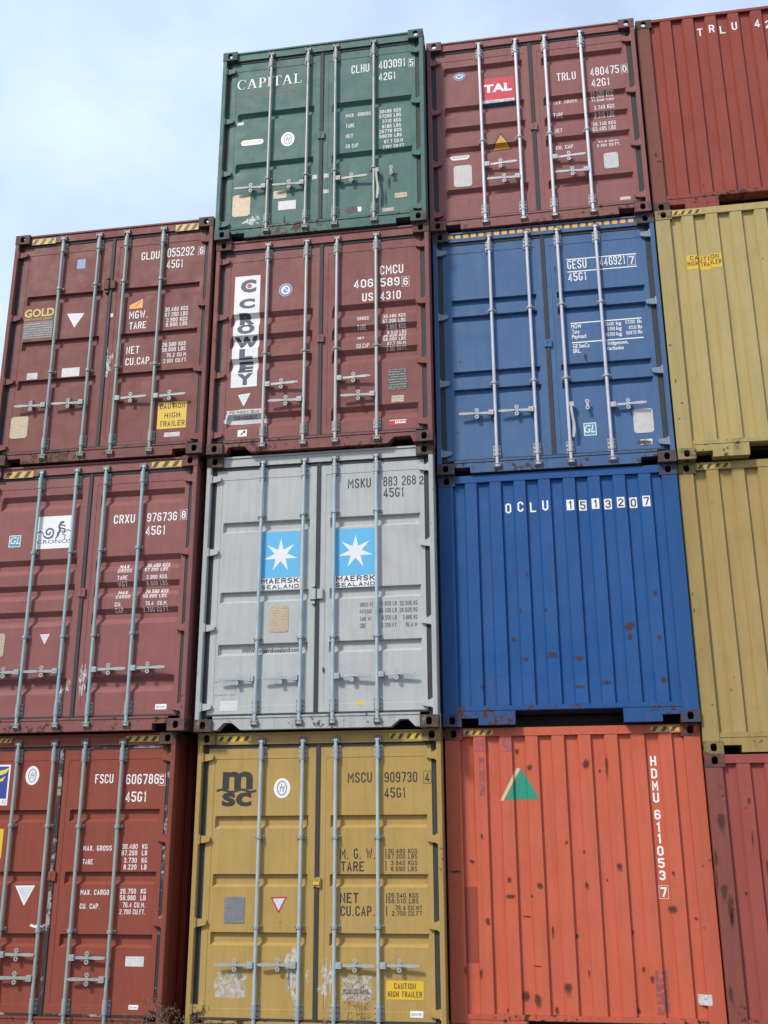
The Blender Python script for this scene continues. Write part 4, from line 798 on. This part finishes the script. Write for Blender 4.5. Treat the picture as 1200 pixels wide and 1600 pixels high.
    for gx, gz in D_['guides']:
        i = min(range(4), key=lambda k: abs(rx[k] - gx)); link('rod_guide', guide_mesh(gal), doors[0 if i < 2 else 1][0], (rx[i], 0, gz - dz))
    for i, hz, d in D_['handles']:
        door = doors[0 if i < 2 else 1][0]; link('door_handle', handle_mesh(spec.get('m_handle', gal), d), door, (rx[i], 0, hz - dz))
        link('handle_catch', catch_mesh(gal), door, (rx[i] + (.195 * d if d else .20), 0, hz - dz + (0 if d else -.01)))
    # lock box or overlap plate in the middle
    lx, lz = D_['lock']; lz -= dz
    b = MB()
    if spec.get('lockbox'):
        b.box(1.150, 1.212, .022, .0592, lz - .055, lz + .055, bev=.008); b.box(1.222, 1.285, .026, .0592, lz - .050, lz + .050, bev=.008)
        b.box(1.165, 1.200, .030, .0592, lz + .075, lz + .10); b.box(1.165, 1.200, .030, .0592, lz - .10, lz - .075)
    else:
        b.box(1.180, 1.2165, .036, .0492, lz - .040, lz + .040, bev=.004); b.box(1.2175, 1.262, .034, .0452, lz - .045, lz + .045, bev=.004); b.tube((1.225, .030, lz + .02), (1.225, .0338, lz + .02), .010, 8)
    link('lock_plate', b.mesh('lock_plate', [spec.get('m_lock', body)]), doors[0][0])
    # lettering and stickers
    ink = BLACK() if spec['ink'] == 'black' else WHITE()
    darktxt = ('CAUTION', 'HIGH TRAILER', 'HIGH', 'TRAILER', 'POLYMERIC BEAD', 'EXPANDABLE')
    def pick(x): return doors[0] if x < 1.217 else doors[1]
    def P(dd): return (dd[1], dd[2], dd[3])
    for k in D_.get('rect', []):
        d = pick((k[1] + k[3]) / 2); lim0, lim1 = (.104, 1.197) if d is doors[0] else (1.238, 2.330)
        if k[0] == 'torn': lim0, lim1 = lim0 - .01, lim1 + .01
        xa, xc = max(k[1], lim0 + .004), min(k[3], lim1 - .004)
        mark_rect(k[0], xa, k[2] - dz, xc, k[4] - dz, P(d), d[0], body, rnd)
    for k in D_.get('spots', []):
        d = pick(k[0]); spots_part(d[0], [[k[0], k[1] - dz, k[2], k[3]]], d[1], d[2])
    for k in D_.get('oval', []):
        d = pick(k[1]); mark_oval(k[0], k[1], k[2] - dz, k[3], k[4], P(d), d[0])
    for k in D_.get('tri', []):
        d = pick(k[1][0]); mark_tri(k[0], *[(q[0], q[1] - dz) for q in k[1:]], P(d), d[0])
    for t, x, z, w, h in D_.get('text', []):
        if t == 'IMC': continue
        d = pick(x + w / 2); z -= dz
        m = ink
        if t in darktxt: m = BLACK()
        elif t == 'INTERNATIONAL': m = flat('talred_ink', (.45, .04, .05))
        elif t == 'KS': m = flat('teal_ink', (.03, .12, .16))
        elif t == 'CONTAINER CORP.': m = flat('gold_ink', (.62, .50, .16))
        if t.startswith('[') : t2 = t
        else: t2 = t
        off = .0026 if (m is not ink or t in darktxt) else .0016
        if d is doors[1] and x + w + (.16 * h if t[0] == '[' else 0) > d[5] - .004: x = d[5] - .006 - w - (.16 * h if t[0] == '[' else 0)
        decal('lettering', [s_ + (0,) for s_ in stencil(t2, x, z, w, h)], d[1], d[2], d[3], m, d[0], off)
    for t, x, z, w, h in D_.get('ltext', []):
        d = pick(x + w / 2); decal('lettering', font2d(t, x, z - dz, w, h * 1.02, .012), d[1], d[2], d[3], ink, d[0], .0016)
    for t, x, z, w, h in D_.get('logo', []):
        d = pick(x + w / 2); z -= dz; q = None; off = .0026; m = ink
        if t == 'CAPITAL': q = serif(t, x, z, w, h * .95)
        elif t in ('MAERSK', 'SEALAND'): q = stencil(t, x + .01, z, w - .02, h, t=h * .20); m = BLACK()
        elif t == 'GL': q = font2d(t, x, z, w, h, .0, .25); off = .003
        elif t == 'CRONOS': q = font2d(t, x, z, w, h); m = flat('navy_ink', (.05, .045, .16), .5, .1)
        elif t == 'GOLD': q = font2d(t, x, z, w, h, .03); m = flat('gold_ink', (.62, .50, .16))
        elif t == 'TAL': q = font2d(t, x, z, w, h, .045)
        elif t in ('m', 'sc'): q = font2d(t, x, z, w, h, .035); m = BLACK(); off = .0018
        else: q = font2d(t, x, z, w, h, .062); m = flat('dark_navy_ink', (.05, .05, .10), .5, .12)
        decal('logo_lettering', q, d[1], d[2], d[3], m, d[0], off)
    if cid == 'B3':
        k = D_['logo'][0]; d = doors[0]; decal('logo_dot', [ell(k[1] + k[3] * .56, k[2] + k[4] / 2 , k[3] * .16, k[4] * .17, n=10)], d[1], d[2], d[3], flat('red_film', (.45, .03, .04)), d[0], .0030)
    for cx, cz in D_.get('star', []):
        d = pick(cx); pts = []
        for i in range(14):
            r = .180 if i % 2 == 0 else .064; a = math.pi / 2 - i * math.pi / 7; pts.append(Vector((cx + r * 1.04 * math.cos(a), cz - .008 + r * math.sin(a))))
        fs = [(i, (i + 1) % 14, 14) for i in range(14)]
        decal('star_logo', [(pts + [Vector((cx, cz - .008))], fs, 0)], d[1], d[2], d[3], flat('logo_white', (.74,) * 3, .4, .06), d[0], .0026)
    if cid == 'B1':
        b = MB(); b.box(1.19, 1.25, .024, .0335, 1.492 - dz - .022, 1.492 - dz + .006); link('seal_tag', b.mesh('seal_tag', [flat('yellow_film', (.72, .46, .03), .4, .14)]), doors[1][0])
    for k in D_.get('tape', []):
        x0, za, x1, zc = k; za -= dz; zc -= dz
        if cid == 'C3':
            zc2, za2 = H - .014, H - .076; n = 24; p = (x1 - x0) / n
            for i in range(n): decal('tape_square', [rs(x0 + i * p, za2, x0 + i * p + p * .64, zc2)], lambda x, z: .034, [], [], flat('orange_tape', (.85, .42, .05), .4, .12), header, .0015)
            continue
        zc = min(zc, H - .030); za = min(za, zc - .045)
        crisp = cid in ('B1', 'A1')
        ym = flat('yellow_film', (.72, .46, .03), .4, .14) if crisp else flat('worn_yellow_tape', (.68, .46, .07), .5, .3, 26, (.16, .06, .05), .63)
        bm_ = flat('black_film', (.03, .025, .02), .4) if crisp else flat('worn_black_tape', (.05, .035, .03), .5, .3, 30, (.20, .08, .06), .63)
        x0, x1 = max(x0, hx0 + .01), min(x1, hx1 - .01)
        decal('warning_tape', tape_shapes(x0, za, x1, zc, crisp), lambda x, z: .034, [], [], [ym, bm_], header, .0012)
    return doors

# ------------------------------------------------------------------ blank-end container
def build_end(cid, root, D_, H, spec):
    body, fr = spec['m_body'], spec['m_frame']; dz = spec.get('dz', 0); rnd = random.Random(cid)
    yo, yi = .012, .049
    xs = [(.156, yi)]
    for k in range(8):
        a = .267 + k * .2525; xs += [(a, yi), (a + .016, yo), (a + .131, yo), (a + .145, yi)]
    xs += [(CW - .156, yi)]
    hh = spec.get('hh', .085); z0, z1 = .196, H - hh - .0005
    from mathutils import noise as mnoise
    so = sum(map(ord, cid)) * 1.7
    def bow(x, z):
        e = max(0, min(1, (z - z0) / .25, (z1 - z) / .25, (x - .156) / .2, (CW - .156 - x) / .2))
        return e * (.009 * mnoise.noise(Vector((x * 1.1 + so, z * 1.3, so))) + .005 * mnoise.noise(Vector((x * 2.6, z * 2.4 + so, 3.3))))
    nz = 26; zg = [z0 + (z1 - z0) * j / nz for j in range(nz + 1)]
    b = MB(); n = len(xs)
    vs = [(x, y + bow(x, z), z) for z in zg for x, y in xs]; b.add(vs, [(j * n + i, j * n + i + 1, (j + 1) * n + i + 1, (j + 1) * n + i) for j in range(nz) for i in range(n - 1)])
    me = b.mesh('end_wall', [body], recalc=False)
    wall = link('end_wall', me, root)
    def prof(x, z):
        for (a, ya), (c, yc) in zip(xs, xs[1:]):
            if a <= x <= c: return ya + (yc - ya) * (x - a) / max(c - a, 1e-6) + bow(a, z) + (bow(c, z) - bow(a, z)) * (x - a) / max(c - a, 1e-6)
        return .005 if (x < .156 or x > CW - .156) else yi
    xb = [x for x, y in xs]
    b = MB(); b.box(.180, CW - .180, .007, .150, H - hh, H - .006)
    header = link('header', b.mesh('header', [body]), root)
    b = MB(); b.prism(sill_outline('', H, True), .012, .150); b.box(.156, CW - .156, .007, .0118, .152, .1945)
    b.box(.156, .1798, .012, .150, .119, .1945); b.box(CW - .1798, CW - .156, .012, .150, .119, .1945)
    link('sill', b.mesh('sill', [spec['m_sill']]), root)
    ink = WHITE()
    for k in D_.get('rect', []): mark_rect(k[0], max(k[1], .01), k[2] - dz, min(k[3], CW - .01), k[4] - dz, (prof, xb, zg), wall, body, rnd)
    for k in D_.get('tri', []): mark_tri(k[0], *[(q[0], q[1] - dz) for q in k[1:]], (prof, xb, zg), wall)
    for k in D_.get('quad', []): decal('triangle_logo', [([Vector((q[0], q[1] - dz)) for q in k[1:]], [(0, 1, 2, 3)], 0)], prof, xb, zg, flat('cream_logo_paint', (.62, .52, .30), .5, .12), wall, .0020)
    zt = None
    for t, x, z, w, h in D_.get('text', []):
        dark = t in ('CAUTION', 'HIGH TRAILER')
        if cid in ('C2', 'D4'):
            if zt is None: zt = z
            z = zt; m_ = x + w / 2; ph = round((m_ - .3405) / .12625); w = .060; x = .3405 + ph * .12625 - w / 2
        if cid == 'C1': w = .056; x = 1.982 - w / 2
        decal('lettering', [s_ + (0,) for s_ in stencil(t, x, z - dz, w, h, t=(.016 if not dark else None))], prof, xb, zg, BLACK() if dark else ink, wall, .0026 if dark else .0018)
    for t, x0, za, x1, zc in D_.get('dig', []):
        za, zc = 2.150, 2.262; m_ = (x0 + x1) / 2; ph = round((m_ - .3405) / .12625); x0 = .3405 + ph * .12625 - .034; x1 = x0 + .068
        decal('number_plate', [rs(x0 - .004, za, x1 + .004, zc)], prof, xb, zg, flat('white_film', (.82, .81, .78), .4, .10), wall, .0018)
        decal('lettering', [s_ + (0,) for s_ in stencil(t, x0 + .008, za + .014, x1 - x0 - .016, zc - za - .028, t=.013)], prof, xb, zg, BLACK(), wall, .0030)
    spots_part(wall, [[a, c - dz, d, e] for a, c, d, e in D_.get('spots', [])], prof, xb)
    for k in D_.get('tape', []):
        x0, za, x1, zc = k; zc = H - .022; za = zc - .052
        ym = flat('worn_yellow_tape', (.68, .46, .07), .5, .3, 26, (.16, .06, .05), .63); bm_ = flat('worn_black_tape', (.05, .035, .03), .5, .3, 30, (.20, .08, .06), .63)
        x0, x1 = max(x0, .19), min(x1, CW - .19)
        decal('warning_tape', tape_shapes(x0, za, x1, zc, False), lambda x, z: .007, [], [], [ym, bm_], header, .0012)
    return wall

# ------------------------------------------------------------------ the stacks
S_, HC = 2.591, 2.896
LEN = 12.192
# id: (x, y, z, height, type, body colour, rust, cast colour mix, options, label)
def C_(x, y, z, H, col, label, **k): return dict(x=x, y=y, z=z, H=H, col=col, label=label, **k)

GREYG = (.30, .36, .34)
BOX = {
 'A1': C_(-2.632, -.07, .152, 2.756, (0.250, 0.056, 0.033), 'brick red container with FSCU 606786 on its doors, at the bottom of the left stack', band='thin', sill='rect', ink='white', rod=(.27, .33, .30), rust=.4, dz=.14),
 'A2': C_(-2.515, -.189, 2.908, HC, (0.250, 0.090, 0.082), 'dull maroon container with a white sea horse panel and CRXU 976736 on its doors', band='wide', sill='rect', ink='white', rod=(.26, .38, .37), rust=.15),
 'A3': C_(-2.459, -.241, 5.804, HC, (0.200, 0.066, 0.056), 'dark maroon container with GLDU 055292 and a yellow caution sticker, top of the left stack', band='thin', sill='rect', ink='white', rod=(.22, .27, .25), rust=.5, lockbox=True),
 'B1': C_(.006, .001, .14, 2.756, (0.410, 0.270, 0.080), 'ochre container with black msc letters and MSCU 909730 on its doors, on the ground', band='thin', sill='rect', ink='black', rod=(.36, .42, .42), rust=.35, dz=.14),
 'B2': C_(-.003, -.119, 2.896, HC, (0.430, 0.447, 0.427), 'light grey container with two blue star panels on its doors', band='thin', sill='tri', ink='black', rod=(.34, .41, .43), rust=.3, lockbox=True),
 'B3': C_(.007, -.196, 5.792, S_, (0.220, 0.078, 0.068), 'maroon container with a tall white vertical CROWLEY banner on its left door', band='wide', sill='trap', ink='white', rod=(.36, .37, .34), rust=.45),
 'B4': C_(-.010, -.242, 8.383, S_, (0.082, 0.165, 0.140), 'green container with CAPITAL in white letters, topmost of the second stack', band='mid', sill='rect', ink='white', rod=(.26, .27, .24), rust=.6),
 'C1': C_(2.448, .253, .161, 2.756, (0.520, 0.112, 0.058), 'orange red ribbed container end with a green triangle and HDMU 611053 down its right side', end=True, rust=.55, dz=.14),
 'C2': C_(2.450, .144, 2.917, S_, (0.012, 0.078, 0.240), 'bright blue ribbed container end lettered OCLU 1513207', end=True, rust=.4),
 'C3': C_(2.449, .083, 5.508, HC, (0.062, 0.132, 0.262), 'slate blue container with GESU 446921 and an orange dashed strip along its header', band='gesu', sill='rect', ink='white', rod=(.44, .44, .50), rust=.3),
 'C4': C_(2.431, .034, 8.404, S_, (0.262, 0.102, 0.092), 'dusty maroon container with a red TAL panel and TRLU 480475, above the slate blue one', band='mid', sill='rect', ink='white', rod=(.56, .56, .62), rust=.15),
 'D1': C_(4.892, .186, .171, 2.451, (0.300, 0.068, 0.054), 'faded crimson ribbed container end, lowest of the right hand stack', end=True, rust=.8, fcol=(.22, .06, .045), dz=.14),
 'D2': C_(4.894, .187, 2.622, HC, (0.360, 0.255, 0.088), 'plain mustard ribbed container end without stickers, right of the bright blue one', end=True, rust=.25),
 'D3': C_(4.899, .075, 5.518, HC, (0.420, 0.325, 0.125), 'pale yellow container end with a CAUTION HIGH TRAILER sticker on its ribs', end=True, rust=.25),
 'D4': C_(4.890, .103, 8.414, S_, (0.270, 0.052, 0.035), 'red ribbed container end lettered TRLU 42, topmost at the right edge', end=True, rust=.5, hh=.04, fcol=(.19, .062, .038)),
}
for i, (cid, B) in enumerate(BOX.items()):
    root = bpy.data.objects.new('shipping_container', None); COL.objects.link(root)
    root.empty_display_size = .3; root.location = (B['x'] + .002, B['y'], B['z'])
    root['label'] = B['label']; root['category'] = 'container'; root['group'] = 'stacked shipping containers'
    lum = sum(B['col']) / 3; B['col'] = tuple(max(.006, lum + (c - lum) * B.get('sat', 1.03)) for c in B['col'])
    col = B['col']; n = B['label'].split(' with ')[0].replace(' ', '_')[:28]; sd_ = i * 1.37 + 1
    s = dict(B)
    s['m_body'] = paint('body_paint_' + cid, col, sd_, rust=B['rust'])
    s['m_frame'] = paint('frame_paint_' + cid, B.get('fcol', tuple(c * .9 for c in col)), sd_ + .3, rust=B['rust'] * 1.4 + (.1 if cid in ('C1', 'C2') else .7), low=.2)
    s['m_sill'] = paint('sill_paint_' + cid, tuple(c * .92 for c in col), sd_ + .6, rust=B['rust'] * 2 + .8, low={'B2': .25, 'D3': .2, 'D2': .25}.get(cid, .45), streak=.2)
    s['m_cast'] = rusty('casting_paint_' + cid, tuple(c * .7 for c in col), sd_, {'B4': .45, 'B1': .5, 'D2': .45, 'D3': .4, 'C4': .4, 'A2': .6, 'B2': .9}.get(cid, .75))
    s['m_dark'] = rusty('underside_steel', (.03, .028, .026), 3, .4)
    s['m_rub'] = scuffed_rubber() if cid == 'A1' else flat('seal_rubber', (.030, .030, .032), .7, .3)
    H = B['H']
    frame(cid, root, s, H, LEN, bool(B.get('end')))
    if B.get('end'): build_end(cid, root, DATA.get(cid, {}), H, s)
    else:
        B['rod'] = tuple(min(.7, c * 1.18) for c in B['rod'])
        s['m_rod'] = metal('rod_paint_' + cid, B['rod'], sd_, {'B4': .9, 'A3': .7, 'B3': .6, 'A1': .45}.get(cid, .3), .45, .15)
        g = tuple(c * .45 + q * .55 for c, q in zip(B['rod'], (.36, .35, .335)))
        s['m_fit'] = metal('fitting_metal_' + cid, g, sd_ + 1, .5, .5, .2)
        if cid == 'C3': s['m_hinge'] = metal('hinge_paint_C3', (.20, .26, .33), 3, .3, .5, .1)
        if cid == 'A3': s['m_lock'] = rusty('lock_rust', (.18, .05, .045), 2, .6)
        build_doors(cid, root, DATA[cid], H, s)

# ------------------------------------------------------------------ ground and weeds
GZ = .139
def ground_mat():
    m, nt, p = _mat('yard_gravel'); ln = nt.links.new; v = _coords(nt, 1)
    a = _noise(nt, v, .35, 6, .6); b = _noise(nt, v, 22, 6, .7); c = _noise(nt, v, 90, 3)
    k = _mix(nt, a.outputs['Fac'], (.085, .078, .07), (.13, .12, .105)); k = _mix(nt, _ramp(nt, b.outputs['Fac'], .4, .65, 0, .6), k, (.06, .055, .05)); ln(k, p.inputs['Base Color'])
    p.inputs['Roughness'].default_value = .95
    bb = _n(nt, 'ShaderNodeBump'); bb.inputs['Strength'].default_value = .6; bb.inputs['Distance'].default_value = .02; ln(c.outputs['Fac'], bb.inputs['Height']); ln(bb.outputs['Normal'], p.inputs['Normal'])
    return m
b = MB(); b.add([(-900, -900, GZ), (900, -900, GZ), (900, 900, GZ), (-900, 900, GZ)], [(0, 1, 2, 3)])
g = link('ground', b.mesh('ground', [ground_mat()]), kind='structure')

wm = flat('dry_weed_stem', (.13, .095, .06), .9, .3); wl = flat('dry_weed_leaf', (.17, .13, .07), .9, .3)
def weed(x, y, h, n, seed, label, spread=.35):
    rnd = random.Random(seed)
    root = bpy.data.objects.new('dry_weed', None); COL.objects.link(root); root.location = (x, y, GZ); root.empty_display_size = .1
    root['label'] = label; root['category'] = 'weed'; root['group'] = 'dry weeds at the foot of the stacks'
    for k in range(n):
        b = MB(); p = Vector((rnd.uniform(-.05, .05), rnd.uniform(-.04, .04), -.01)); d = Vector((rnd.uniform(-spread, spread), rnd.uniform(-spread, spread) * .6, 1)).normalized()
        hh = h * rnd.uniform(.55, 1); seg = 8; r = .0045
        lf = MB()
        for i in range(seg):
            q = p + d * hh / seg; r2 = r * .84
            b.tube(p, q, r, 5, r2, cap=False)
            if i > 1:
                for _ in range(3):
                    e = Vector((rnd.uniform(-1, 1), rnd.uniform(-1, 1), rnd.uniform(.2, 1.1))).normalized() * hh * rnd.uniform(.08, .20)
                    b.tube(q, q + e, r2 * .6, 4, .0006, cap=False)
                    for t in (.5, .75, 1.):
                        c = q + e * t; u = Vector((rnd.uniform(-1, 1), rnd.uniform(-1, 1), rnd.uniform(-1, 1))).normalized() * rnd.uniform(.006, .016); w2 = u.orthogonal().normalized() * .004
                        lf.add([c, c + u + w2, c + u * 2, c + u - w2], [(0, 1, 2, 3)])
            p = q; r = r2; d = (d + Vector((rnd.uniform(-.22, .22), rnd.uniform(-.15, .15), rnd.uniform(-.1, .1)))).normalized()
        st = link('stem', b.mesh('stem', [wm]), root)
        link('leaves', lf.mesh('leaves', [wl], recalc=False), st, kind='stuff')

weed(.02, -.42, .38, 6, 3, 'bushy tangle of dry brown twigs in front of the gap beside the brick red container', .4)
weed(.24, -.42, .38, 4, 5, 'dry twigs at the lower left corner of the ochre container', .35)
weed(1.46, -.50, .42, 2, 8, 'single thin dry stalk before the middle of the ochre doors', .12)
weed(1.74, -.50, .56, 4, 11, 'tallest forked dry stalks before the right door of the ochre container', .22)
weed(-.22, -.50, .38, 4, 15, 'low dry sprig before the brick red door, left of the bushy tangle', .4)
